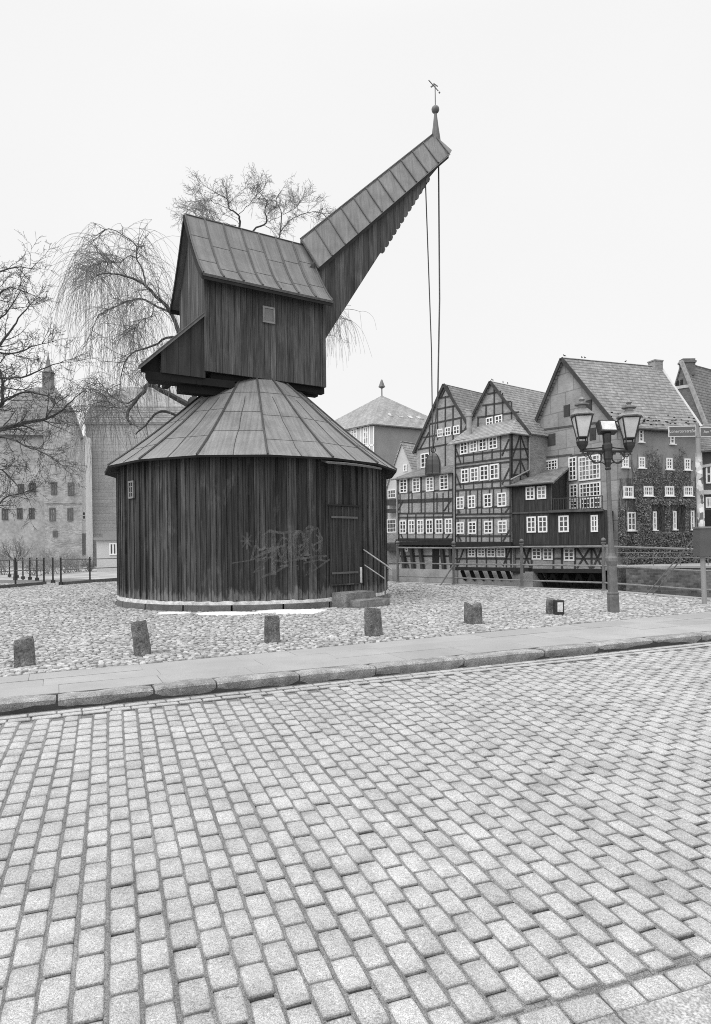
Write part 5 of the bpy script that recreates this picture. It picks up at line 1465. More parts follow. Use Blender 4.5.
# brick gable on the far right
q = Fac(at(684, 78), (.56, -.83)); s0 = q.hit(668, 385)[0]; zap = q.hit(684, 361.5)[1]; s1, zft = q.hit(706, 428)
hw = s1; f4 = Fac(q.pt(-hw, 0), q.t)
BR4 = M_brick('old_brick', .15, 1.25, .3, .1, .25, .25)
h4 = thing('brick_house', 'steep brick gabled house at the right edge, chimney on its ridge', 'house', f4.pt(hw, -1))
m = MB(); m.prism([f4.pt(0,-1), f4.pt(2*hw,-1), f4.pt(2*hw,zft), f4.pt(hw,zap-.1), f4.pt(0,zft)], -f4.n*24); m.build('wall', BR4, h4)
m = MB(); gable_roof(m, f4, hw, zap, hw, zft, 0, 24, .15, .3); m.build('roof', TILE2, h4)
m = MB()
for sg in (1,): a = f4.pt(hw, zap+.12, .1); b = f4.pt(hw+sg*(hw+.3), zft-.3, .1); m.beam(a, b, .4, .35, Z3)
m.build('verge', M_plain('pale_verge', .33, .3, 3.0), h4)
cpp = f4.pt(hw+.3, 0, -1.6); c_t = P(687, 359.5, cpp.y); m = MB(); m.box(c_t.x-.75, cpp.y-.5, zap-1.5, c_t.x+.75, cpp.y+.5, c_t.z); m.box(c_t.x-.85, cpp.y-.6, c_t.z-.5, c_t.x+.85, cpp.y+.6, c_t.z-.25); m.build('chimney', BR4, h4)
for (x0,y0,x1,y1) in ((676.5,381,679,386.5),(680.5,380,683,385.5)): 
    s0,_ = f4.hit(x0,(y0+y1)/2); s1_,_ = f4.hit(x1,(y0+y1)/2); z1 = f4.hit(x0,y0)[1]; z0 = f4.hit(x0,y1)[1]; m = MB(); m.obox(f4.pt((s0+s1_)/2,(z0+z1)/2,.02), f4.t*((s1_-s0)/2), f4.n*.03, Z3*((z1-z0)/2)); m.build('vent_opening', DARKW, h4)
m = MB(); bmp(m, f4, (676,387.8), (690,385.8), .35, 0, .12); m.build('string_course', M_plain('pale_band', .5, .2), h4)
# corner shop at the right edge
f5 = Fac(at(698.5, 60), (.99, -.12)); h5 = thing('corner_building', 'dark corner building with pale framed windows at the right edge', 'house', f5.pt(4,-.5))
zt5 = f5.hit(705, 452)[1]
m = MB(); m.prism([f5.pt(0,-1), f5.pt(9,-1), f5.pt(9,zt5), f5.pt(0,zt5)], -f5.n*8); m.build('wall', M_plain('dark_render', .10, .2, .8, .9), h5)
m = MB(); m.slab([f5.pt(-.4,zt5,.7), f5.pt(9,zt5+.7,.7), f5.pt(9,zt5+4,-4), f5.pt(-.4,zt5+3,-4)], .2); m.build('roof', TILE2, h5)
m = MB(); bmp(m, f5, (699,492.5), (730,491.5), .4, 0, .25); bmp(m, f5, (699,467), (730,461.5), .25, 0, .2); m.build('cornice', PALEW, h5)
win(f5, 705.5, 464.5, 716, 483.5, 2, 2, h5, .02, .14, .1)
win(f5, 705.5, 497, 718, 508, 3, 1, h5, .02, .14, .1, None, GLASSL)
m = MB(); bmp(m, f5, (704,521), (730,521), 2.0, .02, .06); m.build('shop_front', DARKW, h5)
m = MB(); s6,z6 = f5.hit(703.5,444); 
win(f4, 703, 438.5, 709.5, 449.5, 1, 1, h4, .3, .16)

# white gabled house and hipped tower house to the left
qB = Fac(at(403.4, 86), (.72, -.69)); zapB = qB.hit(403.4, 441.3)[1]; sBl, zfB = qB.hit(387.6, 485)
fB, hB = simple_gable('white_house', 'narrow white gabled house tucked beside the crane wall', qB.pt(sBl,0), qB.t, -2*sBl, zfB, zapB, 10, PALEW, TILEP, -2.5)
for (x0,y0,x1,y1,nx,ny) in ((403.5,464.5,407.5,471.5,2,2),(388,489.5,396,498.2,3,2),(387.2,519.2,396.5,532.6,3,3)): win(fB, x0, y0, x1, y1, nx, ny, hB, .02)
win(fB, 388, 551.5, 394, 558, 1, 2, hB, .02)
m = MB(); bmp(m, fB, (386,502.5), (400,502), .8, .3, .5); bmp(m, fB, (386,511), (400,510.6), .5, .4, .7); m.build('balcony', TIMB, hB)
m = MB(); bmp(m, fB, (386,547), (400,547), 1.0, .3, .6); m.build('jetty_beam', TIMB, hB)
m = MB(); bmp(m, fB, (386,538), (400,538), 1.2, .02, .1); bmp(m, fB, (386,556), (400,556), 2.0, .02, .1);  m.build('lower_wall', INFILL, hB)
nA = at(374.6, 105); dR = Vector((.88,.47,0)).normalized(); dL = Vector((-.70,.71,0)).normalized(); LA = 17.0; LBk = 17.0
hA = thing('tower_house', 'tall plastered house under a pyramid roof with a leaf shaped finial', 'house', nA)
zA = P(374.6, 424, 105).z
pc_ = [nA, nA+dR*LA, nA+dR*LA+dL*LBk, nA+dL*LBk]
m = MB(); m.prism([p+Z3*-2 for p in pc_], Z3*(zA+2)); m.build('wall', GREYW, hA)
apx = sum(pc_, Vector((0,0,0)))/4
apz = P(381.9, 395.5, apx.y).z
apx = Vector((P(381.9, 395.5, apx.y).x, apx.y, apz))
m = MB(); ovp = [p+(p-Vector((apx.x,apx.y,0))).normalized()*.9+Z3*(zA-.1) for p in pc_]
for i in range(4): m.slab([ovp[i], ovp[(i+1) % 4], apx], .2)
m.build('roof', TILEP, hA)
fA = Fac(nA+dL*LBk, -dL)
m = MB(); zA1 = zA-.3
m.prism([fA.pt(LBk-9,-2,.04), fA.pt(LBk-.02,-2,.04), fA.pt(LBk-.02,zA1,.04), fA.pt(LBk-9,zA1,.04)], fA.n*.05); m.build('pale_bay', PALEW, hA)
for (x0,y0,x1,y1) in ((351,428.5,357,439),(363.4,427,368.6,449)): win(fA, x0, y0, x1, y1, 2, 4, hA, .1, .2, .1, WHITE, GLASSL)
m = MB()
for x in (361, 369.6, 373.6): bmp(m, fA, (x, 426), (x, 470), .22, .1)
bmp(m, fA, (361,446), (374,445), .25, .1); m.build('trim', WHITE, hA)
m = MB(); m.tube([apx-Z3*.3, apx+Z3*1.5], .12, 6); m.lathe(apx, [(.1,1.2),(.62,1.5),(.5,1.75),(.12,2.8)], 8); m.build('finial', IRONM, hA)
fAr = Fac(nA, dR)
m = MB()
for (x0,y0) in ((403,420.5),(394,413.5),(412,420),(391,419)):
    k = (y0-396)/30
p_ = [ovp[0], ovp[1], apx]
for (a, b) in ((.2,.42),(.36,.40),(.52,.40),(.68,.42)):
    c = ovp[0].lerp(ovp[1], a).lerp(apx, b*.7); c2 = ovp[0].lerp(ovp[1], a+.07).lerp(apx, b*.7); u_ = (apx-c).normalized()
    mm = MB(); mm.slab([c+Z3*.1, c2+Z3*.1, c2+u_*.9+Z3*.1, c+u_*.9+Z3*.1], .08); mm.build('skylight', GLASSL, hA)
# ------------------------------------------------------------------ left: far bank buildings
m = MB(); m.add([(-140,28,-.05),(-6.5,28,-.05),(-1.5,34,-.05),(2.2,70,-.05),(2,160,-.05),(-140,160,-.05)], [(0,1,2,3,4,5)])
lw = NT('winter_lawn'); lw.col(lw.ramp(lw.noise(lw.obj(), .5, 6.0, .7), .35, .65, .22, .46)); lw.rough(.95); lw.bump(lw.noise(lw.obj(), 9.0), .5, .05)
kind(m.build('lawn', lw.m, uvfn=lambda p, c: (p.x, p.y)), 'structure')
BRK = M_brick('pale_old_brick', .33, 1.15, .3, .1, .25, .35); PLAS = M_plain('old_plaster', .39, .28, .5, .9, .2, 0, 4.0, .2); SLATE = M_tiles('slate', .31, .3, .25, .15, .2); SLATED = M_tiles('slate_dark', .2, .3, .25, .15, .2); SIDING = M_brick('grey_siding', .42, .78, 40.0, .34, .05, .15, .03)  # these wall and slate tones are lifted to paint in distance haze
BRICKW = M_plain('window_dark', .12, .3)
fL = Fac(at(45, 60), (.995, .1)); wR = fL.hit(81.6, 500)[0]
wh = thing('brick_warehouse', 'tall old pale brick building with half hipped gable and slender ridge spire', 'warehouse', fL.pt(wR/2, 0))
z433 = fL.hit(64, 433)[1]; z411 = fL.hit(64, 411)[1]; zrg = P(54, 387.5, 66).z
sl_ = fL.hit(49, 420)[0]; sr_ = fL.hit(74, 420)[0]
m = MB(); m.prism([fL.pt(0,-.3), fL.pt(wR,-.3), fL.pt(wR,z433), fL.pt(sr_,z411), fL.pt(sl_,z411), fL.pt(0,z433+.8)], Vector((-.44,.9,0))*12); m.build('wall', BRK, wh)
xl = fL.hit(-30, 500, -.8)[0]
m = MB(); m.prism([fL.pt(xl,-.3,-.8), fL.pt(.02,-.3,-.8), fL.pt(.02,z433,-.8), fL.pt(xl,z433,-.8)], -fL.n*11); m.build('plaster_wall', PLAS, wh)
ra = Vector((P(29, 391, 66).x, 66, zrg)); rb = Vector((P(55, 387.5, 66).x, 66, zrg))
m = MB(); e0 = fL.pt(xl-.3, z433-.1, -.4); e1 = fL.pt(0, z433-.1, -.4); e2 = fL.pt(sl_-.1, z411+.05, .2); e3 = fL.pt(sr_+.1, z411+.05, .2)
m.slab([e0, e1, rb, ra], .2); m.slab([e1, e2, rb], .2); m.slab([e2, e3, rb], .2)
m.slab([e3, fL.pt(wR+.30, z433-.4, .2), fL.pt(wR+.35, z433-.4, .2)+Vector((-.44,.9,0))*12, fL.pt(sr_+.1, z411, .2)+Vector((-.44,.9,0))*12], .25); m.slab([e3, fL.pt(sr_+.1, z411, .2)+Vector((-.44,.9,0))*12, rb+Vector((-2,6,0)), rb], .2)
m.slab([e0, ra, ra+Vector((-6,6,-5))], .2)
wroof = m.build('roof', SLATED, wh)
tcx = P(48.5, 387, 66); tw = 4.2*66/F
m = MB(); m.box(tcx.x-tw, 66-tw, zrg-.6, tcx.x+tw, 66+tw, P(48.5, 373, 66).z); m.build('turret', M_plain('turret_slate', .2, .2), wh)
m = MB(); m.lathe(Vector((tcx.x, 66, P(48.5,373,66).z)), [(tw*1.5,0),(tw*.8,.4),(.07,P(0,356,66).z-P(0,373,66).z),(.03,P(0,351,66).z-P(0,373,66).z)], 8); m.build('spire', M_plain('spire_slate', .2, .2), wh)
for (x0,y0,x1,y1) in ((51,482,57,495),(68,482.5,74,495.5),(49.5,508,55.5,521),(67.5,508,73,521),(53,530.5,57.5,537)): win(fL, x0, y0, x1, y1, 2, 2, wh, .0, .12, .09, BRICKW, GLASSL)
for (x0,y0,x1,y1) in ((2,509,8,520),(17,508,22.5,519),(29,508,34.5,519),(29.5,483,36,492),(18,484,24,493)): win(fL, x0, y0, x1, y1, 2, 2, wh, -.8, .12, .09, M_plain('pale_frame', .35, .1) if False else TIMBG, GLASSL)
m = MB(); bmp(m, fL, (45.5,502.5), (83,502.5), .18, 0, .08); m.build('string_course', BRK, wh)
f0 = Fac(at(80.5, 61.5), (1, 0)); ws = thing('white_block', 'narrow white building showing through the gap between two old walls', 'building', f0.pt(1, 0))
m = MB(); zt_0 = f0.hit(84,436)[1]; m.prism([f0.pt(0.05,-.3), f0.pt(.56,-.3), f0.pt(.56,zt_0), f0.pt(0.05,zt_0)], -f0.n*1.5); m.build('wall', M_plain('white_render', .85, .05), ws)
m = MB(); bmp(m, f0, (81.2,544), (85.8,544), 2.0, 0, .1); m.build('grey_band', GREYW, ws)
win(f0, 82, 511, 86.4, 520, 1, 2, ws, .0, .12, .09)
f6 = Fac(at(87, 64), (.99, .06)); w6 = f6.hit(215, 480)[0]
sb = thing('sided_building', 'large plain grey boarded building standing behind the willow', 'building', f6.pt(w6/2, 0))
z6 = f6.hit(100, 424)[1]; z6r = f6.hit(100, 406)[1]
m = MB(); m.prism([f6.pt(0,-.3), f6.pt(w6,-.3), f6.pt(w6,z6), f6.pt(0,z6)], -f6.n*14); m.build('wall', SIDING, sb)
m = MB(); sx_ = f6.hit(91, 410)[0]
m.prism([f6.pt(-.15,z6,.2), f6.pt(w6,z6,.2), f6.pt(w6,z6r,.0), f6.pt(sx_,z6r,.0)], -f6.n*3)
rgz = P(150, 387, 72).z; a_ = Vector((P(122,387,72).x,72,rgz)); b_ = Vector((P(212,387,72).x,72,rgz))
m.slab([f6.pt(sx_,z6r+.02,0), f6.pt(w6,z6r+.02,0), b_, a_], .2); m.slab([f6.pt(sx_,z6r+.02,0), a_, f6.pt(sx_+1,z6r+.02,-14)], .2)
m.build('roof', SLATE, sb)
f7 = Fac(at(96.5, 46), (.98, .15)); ki = thing('kiosk', 'small white flat roofed kiosk behind the fence', 'kiosk', f7.pt(.8, 0))
zk = f7.hit(100, 540)[1]; w7 = f7.hit(122, 550)[0]
m = MB(); m.prism([f7.pt(0,-.2), f7.pt(w7,-.2), f7.pt(w7,zk), f7.pt(0,zk)], -f7.n*2); m.build('wall', PALEW, ki)
m = MB(); s9 = f7.hit(103,538)[0]; m.prism([f7.pt(-.15,zk,.2), f7.pt(w7,zk,.2), f7.pt(w7,zk+.18,.2), f7.pt(-.15,zk+.18,.2)], -f7.n*2.4); m.prism([f7.pt(s9,zk+.181,.0), f7.pt(w7,zk+.181,0), f7.pt(w7,zk+.5,0), f7.pt(s9,zk+.5,0)], -f7.n*2); m.build('roof', GREYW, ki)
win(f7, 109.5, 543, 117, 555, 2, 1, ki, .0, .09, .06, WHITE, GLASSM)

# ------------------------------------------------------------------ fences on the left
def fence(name, label, pts, tops, wall=True):
    f = thing(name, label, 'fence', pts[0], 'low post fences left of the crane')
    for p, h in zip(pts, tops):
        m = MB(); m.tube([p+Z3*-.05, p+Z3*h], .036, 6); po = m.build('post', IRONK, f)
        m = MB(); m.box(p.x-.06, p.y-.08, -.02, p.x+.08, p.y+.06, .13); m.build('shoe', IRONK, po)
    for k in (.55, .92):
        m = MB(); m.tube([p+Z3*(h*k) for p, h in zip(pts, tops)], .020, 5); m.build('wire', IRONM, f)
    if wall:
        m = MB()
        for a, b in zip(pts[:-1], pts[1:]): m.beam(a+Z3*.04, b+Z3*.04, .22, .16)
        m.build('kerb', M_stone('fence_kerb', .12, 0, .3, .3), f)
def hpx(px, yt, p): return P(px, yt, p.y).z
def fpts(lst): 
    ps = [G(x, y) for x, y, t in lst]; return ps, [hpx(x, t, p) for (x, y, t), p in zip(lst, ps)]
pA_, hA_ = fpts([(-30,591,559),(15.5,587,557.5),(44,584.5,558)]); fence('post_fence', 'dark post and wire fence running to the left picture edge', pA_, hA_)
pB_, hB_ = fpts([(61,585,557.5),(90,582.5,557),(121,580,556.5),(160,577.5,556)]); fence('post_fence', 'dark post and wire fence ending behind the left crane wall', pB_, hB_)
pC_, hC_ = fpts([(53,583,557.5),(37,580.3,557.8),(30,579.3,558),(23,578.8,558),(17,577.5,558),(9.5,576.5,558),(-6,575.5,557.5)]); fence('post_fence', 'closely spaced row of dark fence posts set behind the front fence', pC_, hC_, False)

# ------------------------------------------------------------------ trees
def grow(m, p, d, L, r, lev, cfg, rr):
    """one branch and its side branches; cfg per level: (segments, wobble, rise, children, spread, length ratio, radius ratio)"""
    seg, wob, rise, nch, spread, lr, rrat = cfg[lev]
    pts = [p.copy()]; d = d.normalized(); step = L/seg; dirs = [d]
    for i in range(seg):
        d = (d+Vector((rr.gauss(0,wob), rr.gauss(0,wob), rr.gauss(0,wob)))+Z3*(rise*(i+1)/seg)).normalized()
        p = p+d*step; pts.append(p); dirs.append(d)
    n = 5 if r > .03 else (4 if r > .015 else 3)
    m.tube(pts, [max(r*(1-.75*i/seg), .005) for i in range(seg+1)], n, False)
    if lev+1 >= len(cfg): return
    for k in range(nch):
        f = (k+rr.uniform(.3,1.0))/nch*.85+.15; i = min(int(f*seg), seg-1); q = pts[i].lerp(pts[i+1], f*seg-i if f*seg-i < 1 else 1)
        ax = dirs[i+1]; pr_ = ax.cross(Vector((rr.gauss(0,1), rr.gauss(0,1), rr.gauss(0,1)))).normalized()
        nd_ = (ax*math.cos(spread)+pr_*math.sin(spread)*rr.uniform(.7,1.2)).normalized()
        grow(m, q, nd_, L*lr*rr.uniform(.6,1.15)*(1-.35*f), r*rrat*(1-.5*f), lev+1, cfg, rr)
def limb(m, px, Y0, dY, r0, r1, rr):
    """guided limb through picture points, its depth running from Y0 to Y0+dY"""
    pts = []; n = len(px)
    for i, (x, y) in enumerate(px):
        f = i/(n-1); pts.append(P(x, y, Y0+dY*f))
    # smooth by Catmull-Rom
    out = []
    for i in range(n-1):
        p0 = pts[max(i-1,0)]; p1 = pts[i]; p2 = pts[i+1]; p3 = pts[min(i+2,n-1)]
        for k in range(4):
            t = k/4; out.append(((p1*2)+(p2-p0)*t+(p0*2-p1*5+p2*4-p3)*t*t+(p1*3-p0-p2*3+p3)*t*t*t)*.5)
    out.append(pts[-1]); N = len(out)
    out = [q+Vector((rr.gauss(0,.012), rr.gauss(0,.02), rr.gauss(0,.012))) for q in out]
    m.tube(out, [r0+(r1-r0)*i/(N-1) for i in range(N)], 6, True)
    return out
# --- bare broad tree on the left, trunk outside the frame
rr = random.Random(5); YT = 24.0
tb = G(-62, 589); bt_ = thing('bare_tree', 'big bare dark tree reaching in from the left edge', 'tree', tb)
m = MB(); trk = limb(m, [(-62,590),(-60,520),(-56,460),(-50,400),(-40,340),(-32,285),(-25,240)], tb.y, .5, .42, .03, rr); m.build('trunk', TREEM, bt_)
cfgL = [(7,.10,.10,5,.75,.55,.55),(6,.14,.04,6,.75,.58,.55),(5,.18,.0,5,.8,.58,.6),(4,.22,.0,0,0,0,0)]
limbs = [([(-58,480),(-30,447),(0,431),(25,424),(48,420),(66,413),(84,398)], .15, .02), ([(-50,400),(-25,412),(4,406),(6,392),(5,376),(0,364),(-8,350)], .12, .04), ([(5,378),(16,378),(32,376),(49,369),(71,361)], .06, .012),
  ([(-44,370),(-20,360),(0,349),(10,337),(24,318),(38,302)], .10, .015), ([(0,352),(17,354),(37,347),(58,342)], .05, .01), ([(-30,285),(-10,276),(20,267),(40,269)], .06, .01), ([(-36,320),(-15,305),(0,295),(15,288),(32,292)], .06, .01),
  ([(-58,470),(-30,445),(0,437),(17,440),(32,446),(52,449)], .09, .014), ([(30,446),(46,451),(58,457),(72,467)], .04, .008), ([(-58,530),(-30,515),(0,506),(10,497),(24,494),(40,489)], .07, .01),   ([(-40,350),(-15,332),(5,318),(20,300),(26,285)], .06, .01), ([(-50,420),(-20,418),(10,400),(30,392),(52,396),(66,404)], .08, .01), ([(-56,450),(-25,462),(5,470),(22,486),(34,500)], .06, .01), ([(-40,380),(-12,385),(14,388),(40,392)], .07, .012)]
for px, r0, r1 in limbs:
    px = [(-58+(x+58)*.94, y) for x, y in px]; r0 *= .8
    m = MB(); o = limb(m, px, YT+rr.uniform(-.6,.6), rr.uniform(-1.5,1.5), r0*1.0, r1, rr)
    N = len(o)
    for k in range(int(N*.8)):
        i = rr.randrange(2, N-1); d = (o[i]-o[i-1]).normalized(); pp = d.cross(Vector((rr.gauss(0,1), rr.gauss(0,.8), rr.gauss(0,1)))).normalized()
        f = i/N; grow(m, o[i], d*.75+pp*.75+Z3*.15, rr.uniform(.6,1.35), (r0+(r1-r0)*f)*.28+.006, 1, cfgL, rr)
    grow(m, o[-1], (o[-1]-o[-3]), .9, r1, 1, cfgL, rr)
    m.build('branch', TREEM, bt_)
# --- weeping willow behind the crane
rr = random.Random(9); YW = 29.0
wb_ = Vector((P(205,560,YW).x, YW, -.05)); wl = thing('weeping_willow', 'bare weeping willow rising behind the crane, its twigs hanging in veils', 'tree', wb_)
m = MB(); limb(m, [(205,583),(204,520),(200,470),(197,430),(196,400)], YW, 0, .5, .36, rr); m.build('trunk', WILLM, wl)
def weep(m, p, d, L, r, rr, droop=.35):
    pts = [p.copy()]; d = d.normalized(); seg = 9; st = L/seg
    for i in range(seg):
        d = (d+Vector((rr.gauss(0,.07), rr.gauss(0,.07), 0))+Z3*-droop).normalized(); p = p+d*st; pts.append(p)
    m.tube(pts, [max(r*(1-.7*i/seg), .0045) for i in range(seg+1)], 3, False)
cfgW = [(6,.2,.02,4,.7,.6,.55),(5,.22,-.02,4,.75,.62,.6),(4,.25,-.06,0,0,0,0)]
cfgT = [(6,.10,.02,5,.6,.65,.55),(6,.12,-.03,5,.8,.7,.6),(6,.12,-.12,0,0,0,0)]
WL = [([(197,420),(190,370),(180,335),(170,311),(158,298),(143,284),(128,277),(109,273),(96,276)], .22, .02, 1), ([(146,285),(143,271),(137,259),(136,246),(126,237),(109,229),(96,236)], .07, .012, 1),
  ([(170,312),(154,305),(143,299),(128,301),(112,308),(99,315),(92,330)], .09, .012, 1), ([(154,306),(151,316),(140,322),(133,333)], .04, .01, 1), ([(195,395),(180,345),(170,337),(153,346),(131,354),(122,371),(120,395)], .12, .015, 1),
  ([(197,410),(170,395),(150,385),(144,391),(133,404),(127,415),(131,424)], .22, .05, 0), ([(145,390),(128,403),(114,398),(104,388),(94,385)], .06, .012, 1), ([(134,404),(118,408),(108,400),(98,390),(84,392)], .05, .01, 1),
  ([(197,430),(175,415),(158,412),(146,425),(136,434)], .12, .03, 0), ([(170,395),(168,380),(160,372),(150,374),(142,368)], .07, .012, 1), ([(137,259),(130,256),(120,262),(104,262),(88,270)], .04, .008, 1), ([(128,277),(115,264),(98,262),(84,272)], .035, .008, 1),
  ([(197,420),(215,330),(232,260),(239.6,226),(238,208),(229.5,198),(227,183),(213,170)], .25, .012, 2), ([(238,209),(246,196),(256,178),(262,168)], .05, .01, 2), ([(198,410),(225,330),(245,260),(253,231),(266,221),(265,200),(267,188),(262,176)], .2, .012, 2),
  ([(200,410),(250,330),(275,260),(280,236),(281.4,206),(276,185),(280,172)], .2, .01, 2), ([(280,232),(291,216),(304,206),(317,203),(326,210)], .06, .01, 2), ([(236,225),(222,221),(208,215),(196,206),(187.7,199)], .06, .01, 2), ([(229.5,198),(218,190),(205,184),(193,187)], .04, .008, 2),
  ([(200,400),(260,340),(300,300),(322,305),(336,322)], .12, .012, 1), ([(266,220),(278,212),(292,200),(300,188)], .04, .008, 2), ([(239,222),(231,212),(216,204),(205,198)], .04, .008, 2)]
for wi, (px, r0, r1, mode) in enumerate(WL):
    if mode == 2: px = [(x, y if y > 226 else 226-(226-y)*.62) for x, y in px]
    m = MB(); tm = MB(); dY = rr.uniform(-2.5, 2.5); o = limb(m, px, YW, dY, r0*(.30 if mode == 2 else .62), r1*.9, rr); N = len(o)
    m_b = m.build('branch', WILLM, wl)
    lo = N//2 if mode == 2 else N//3
    if mode == 0: lo = N*3//5
    for k in range({0: 5, 1: 15, 2: 15}[mode]):
        i = rr.randrange(lo, N); d = (o[i]-o[max(i-1,0)]).normalized(); pp = d.cross(Vector((rr.gauss(0,1), rr.gauss(0,1), rr.gauss(0,1)))).normalized()
        if mode == 1:
            # side shoots that end in hanging twigs
            pts0 = len(tm.v); L = rr.uniform(.5,1.5); dd = (d*.6+pp*.8+Z3*.35).normalized()
            q = o[i]; chain = [q]
            for s_ in range(5):
                dd = (dd+Vector((rr.gauss(0,.2), rr.gauss(0,.2), rr.gauss(0,.15)))+Z3*-.06).normalized(); q = q+dd*(L/5); chain.append(q)
            tm.tube(chain, [.020,.017,.014,.012,.010,.008], 4, False)
            for j in range(10):
                c = chain[rr.randrange(1,6)]; a = rr.uniform(0,6.28)
                weep(tm, c, Vector((math.cos(a)*.55, math.sin(a)*.55, rr.uniform(-.3,.35))), rr.uniform(1.2,5.0 if px[-1][0] < 115 else 2.4), .0075, rr, rr.uniform(.2,.5))
        elif mode == 2:
            grow(tm, o[i], d*.6+pp*.8+Z3*.05, rr.uniform(.6,1.15), .010, 0, cfgT, rr)
        else:
            grow(tm, o[i], d*.6+pp*.8+Z3*.3, rr.uniform(.6,1.2), .02, 0, cfgW, rr)
    if mode == 1: grow(tm, o[-1], o[-1]-o[-3], 1.0, .015, 0, cfgW, rr)
    if mode == 2:
        grow(tm, o[-1], o[-1]-o[-3], .8, .013, 0, cfgT, rr)
    tm.build('twigs', TWIGM, m_b)
# --- young tree and bushes beyond the fence
rr = random.Random(31)
cfgS = [(6,.16,.12,6,.7,.65,.6),(5,.2,.05,6,.7,.62,.6),(4,.25,0,0,0,0,0)]
st_ = G(15, 577); st_.y = 33; st_ = Vector((P(15,560,33).x, 33, -.05))
yt = thing('young_tree', 'small pale bushy tree behind the left fence', 'tree', st_)
m = MB(); m.tube([st_, st_+Vector((.03,0,.5)), st_+Vector((.0,0,1.05))], [.11,.09,.08], 7)
for k in range(5): a = 6.28*k/5; 
m.build('trunk', TREEM, yt)
m = MB(); tm = MB(); c = st_+Vector((0,0,1.0))
for k in range(11):
    a = rr.uniform(0,6.28); grow(tm, c, Vector((math.cos(a), math.sin(a), rr.uniform(.25,1.3))), rr.uniform(.9,1.5), .03, 0, cfgS, rr)
tm.build('crown', SHRUBM, yt)
SH = [(36,40,1.6,'twiggy pale bush next to the small bushy tree'),(52,42,1.7,'twiggy pale bush in front of the brick building wall'),(66,44,1.6,'twiggy pale bush below the right corner of the brick building'),(78,46,1.3,'low twiggy bush near the gap between the two buildings'),(90,47,1.2,'low twiggy bush just left of the white kiosk'),(3,42,2.0,'twiggy pale bush at the left picture edge')]
for (x, Y, h, lab) in SH:
    b = Vector((P(x,560,Y).x, Y, -.05)); m = MB()
    for k in range(16):
        a = rr.uniform(0,6.28); grow(m, b+Vector((rr.uniform(-.4,.4), rr.uniform(-.3,.3), 0)), Vector((math.cos(a)*.7, math.sin(a)*.7, rr.uniform(.6,1.6))), h*rr.uniform(.5,.95), .02, 0, cfgS, rr)
    tag(m.build('bush', SHRUBM, origin=b), lab, 'bush', 'winter bushes beyond the fence')
# ------------------------------------------------------------------ camera, sky, sun
cam = bpy.data.cameras.new('camera'); co = bpy.data.objects.new('camera', cam); COL.objects.link(co)
cam.sensor_width = 36.0; cam.sensor_fit = 'AUTO'; cam.lens = 36.0*F/1024.0; cam.shift_y = (HY-512.0)/1024.0
cam.shift_x = -(CX-355.5)/1024.0
cam.clip_start = 0.1; cam.clip_end = 3000
rx = Vector((cR, 0, -sR)); up = Vector((sR, 0, cR)); bk = Vector((0, -1, 0))
co.matrix_world = Matrix(((rx.x, up.x, bk.x, 0), (rx.y, up.y, bk.y, 0), (rx.z, up.z, bk.z, EYE), (0,0,0,1)))
sc.camera = co

SUN_EL, SUN_AZ = math.radians(44), math.radians(228)      # azimuth clockwise from +Y (north)
w = bpy.data.worlds.new('World'); sc.world = w; w.use_nodes = True
nt = w.node_tree; nt.nodes.clear()
out = nt.nodes.new('ShaderNodeOutputWorld'); bg = nt.nodes.new('ShaderNodeBackground'); bg.inputs['Strength'].default_value = 0.1
sky = nt.nodes.new('ShaderNodeTexSky'); sky.sky_type = 'NISHITA'; sky.sun_disc = False; sky.sun_elevation = SUN_EL; sky.sun_rotation = SUN_AZ
bw = nt.nodes.new('ShaderNodeRGBToBW'); nt.links.new(sky.outputs[0], bw.inputs[0])
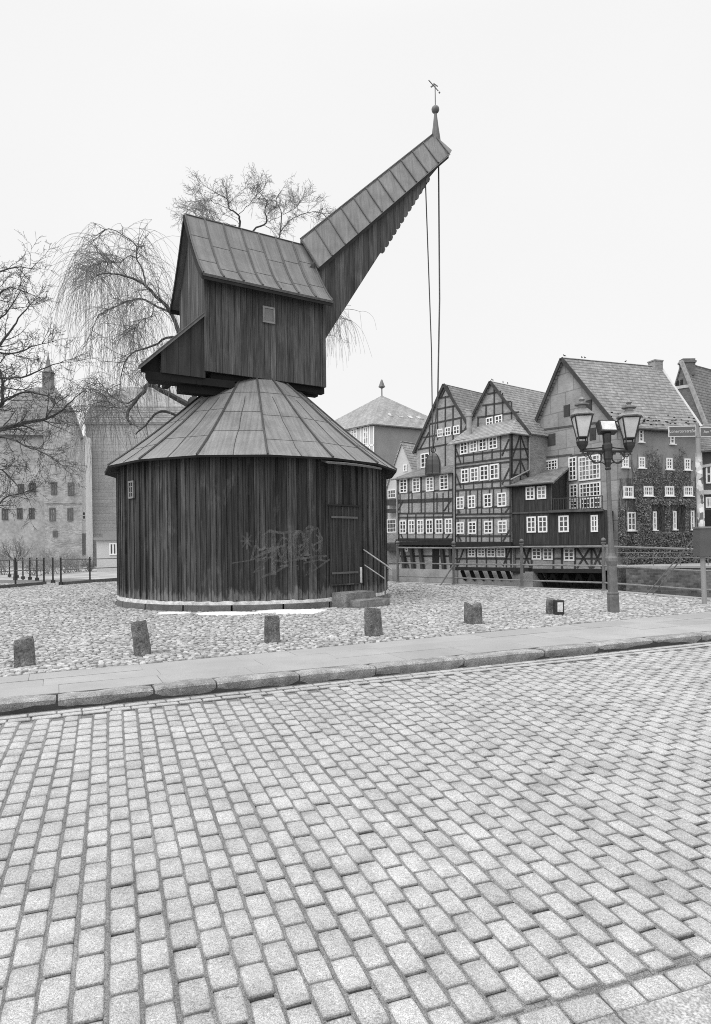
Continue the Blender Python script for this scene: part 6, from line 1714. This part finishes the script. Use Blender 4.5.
# an even overcast veil over the sky, brighter overhead
tc = nt.nodes.new('ShaderNodeTexCoord'); sx = nt.nodes.new('ShaderNodeSeparateXYZ'); nt.links.new(tc.outputs['Generated'], sx.inputs[0])
mr = nt.nodes.new('ShaderNodeMapRange'); mr.interpolation_type = 'SMOOTHSTEP'; nt.links.new(sx.outputs[2], mr.inputs[0])
for i, v in zip((1,2,3,4), (0.62, 1.0, 9.75, 25.0)): mr.inputs[i].default_value = v
nz = nt.nodes.new('ShaderNodeTexNoise'); nt.links.new(tc.outputs['Generated'], nz.inputs['Vector']); nz.inputs['Scale'].default_value = 2.2; nz.inputs['Detail'].default_value = 4
mr2 = nt.nodes.new('ShaderNodeMapRange'); nt.links.new(nz.outputs[0], mr2.inputs[0])
for i, v in zip((1,2,3,4), (0.3, 0.7, 0.985, 1.015)): mr2.inputs[i].default_value = v
mu = nt.nodes.new('ShaderNodeMath'); mu.operation = 'MULTIPLY'; nt.links.new(mr.outputs[0], mu.inputs[0]); nt.links.new(mr2.outputs[0], mu.inputs[1])
mx = nt.nodes.new('ShaderNodeMix'); mx.data_type = 'FLOAT'; mx.inputs[0].default_value = 0.93
nt.links.new(bw.outputs[0], mx.inputs[2]); nt.links.new(mu.outputs[0], mx.inputs[3])
cc = nt.nodes.new('ShaderNodeCombineColor')
for i in range(3): nt.links.new(mx.outputs[0], cc.inputs[i])
nt.links.new(cc.outputs[0], bg.inputs['Color']); nt.links.new(bg.outputs[0], out.inputs['Surface'])
sl = bpy.data.lights.new('sun', 'SUN'); sl.energy = 1.6; sl.angle = math.radians(50); sl.color = (1.0, 1.0, 1.0)
so_ = bpy.data.objects.new('sun', sl); COL.objects.link(so_)
dv = Vector((math.sin(SUN_AZ)*math.cos(SUN_EL), math.cos(SUN_AZ)*math.cos(SUN_EL), math.sin(SUN_EL)))
so_.rotation_euler = dv.to_track_quat('Z', 'Y').to_euler(); so_.location = (0, 0, 60)
sc.view_settings.view_transform = 'Standard'; sc.view_settings.look = 'None'; sc.view_settings.exposure = 0.0; sc.view_settings.gamma = 1.0
sc.view_settings.use_curve_mapping = False
sc.cycles.max_bounces = 6; sc.cycles.diffuse_bounces = 4; sc.cycles.transparent_max_bounces = 8
sc.cycles.use_denoising = False
sc.cycles.pixel_filter_type = 'BLACKMAN_HARRIS'; sc.cycles.filter_width = 1.0
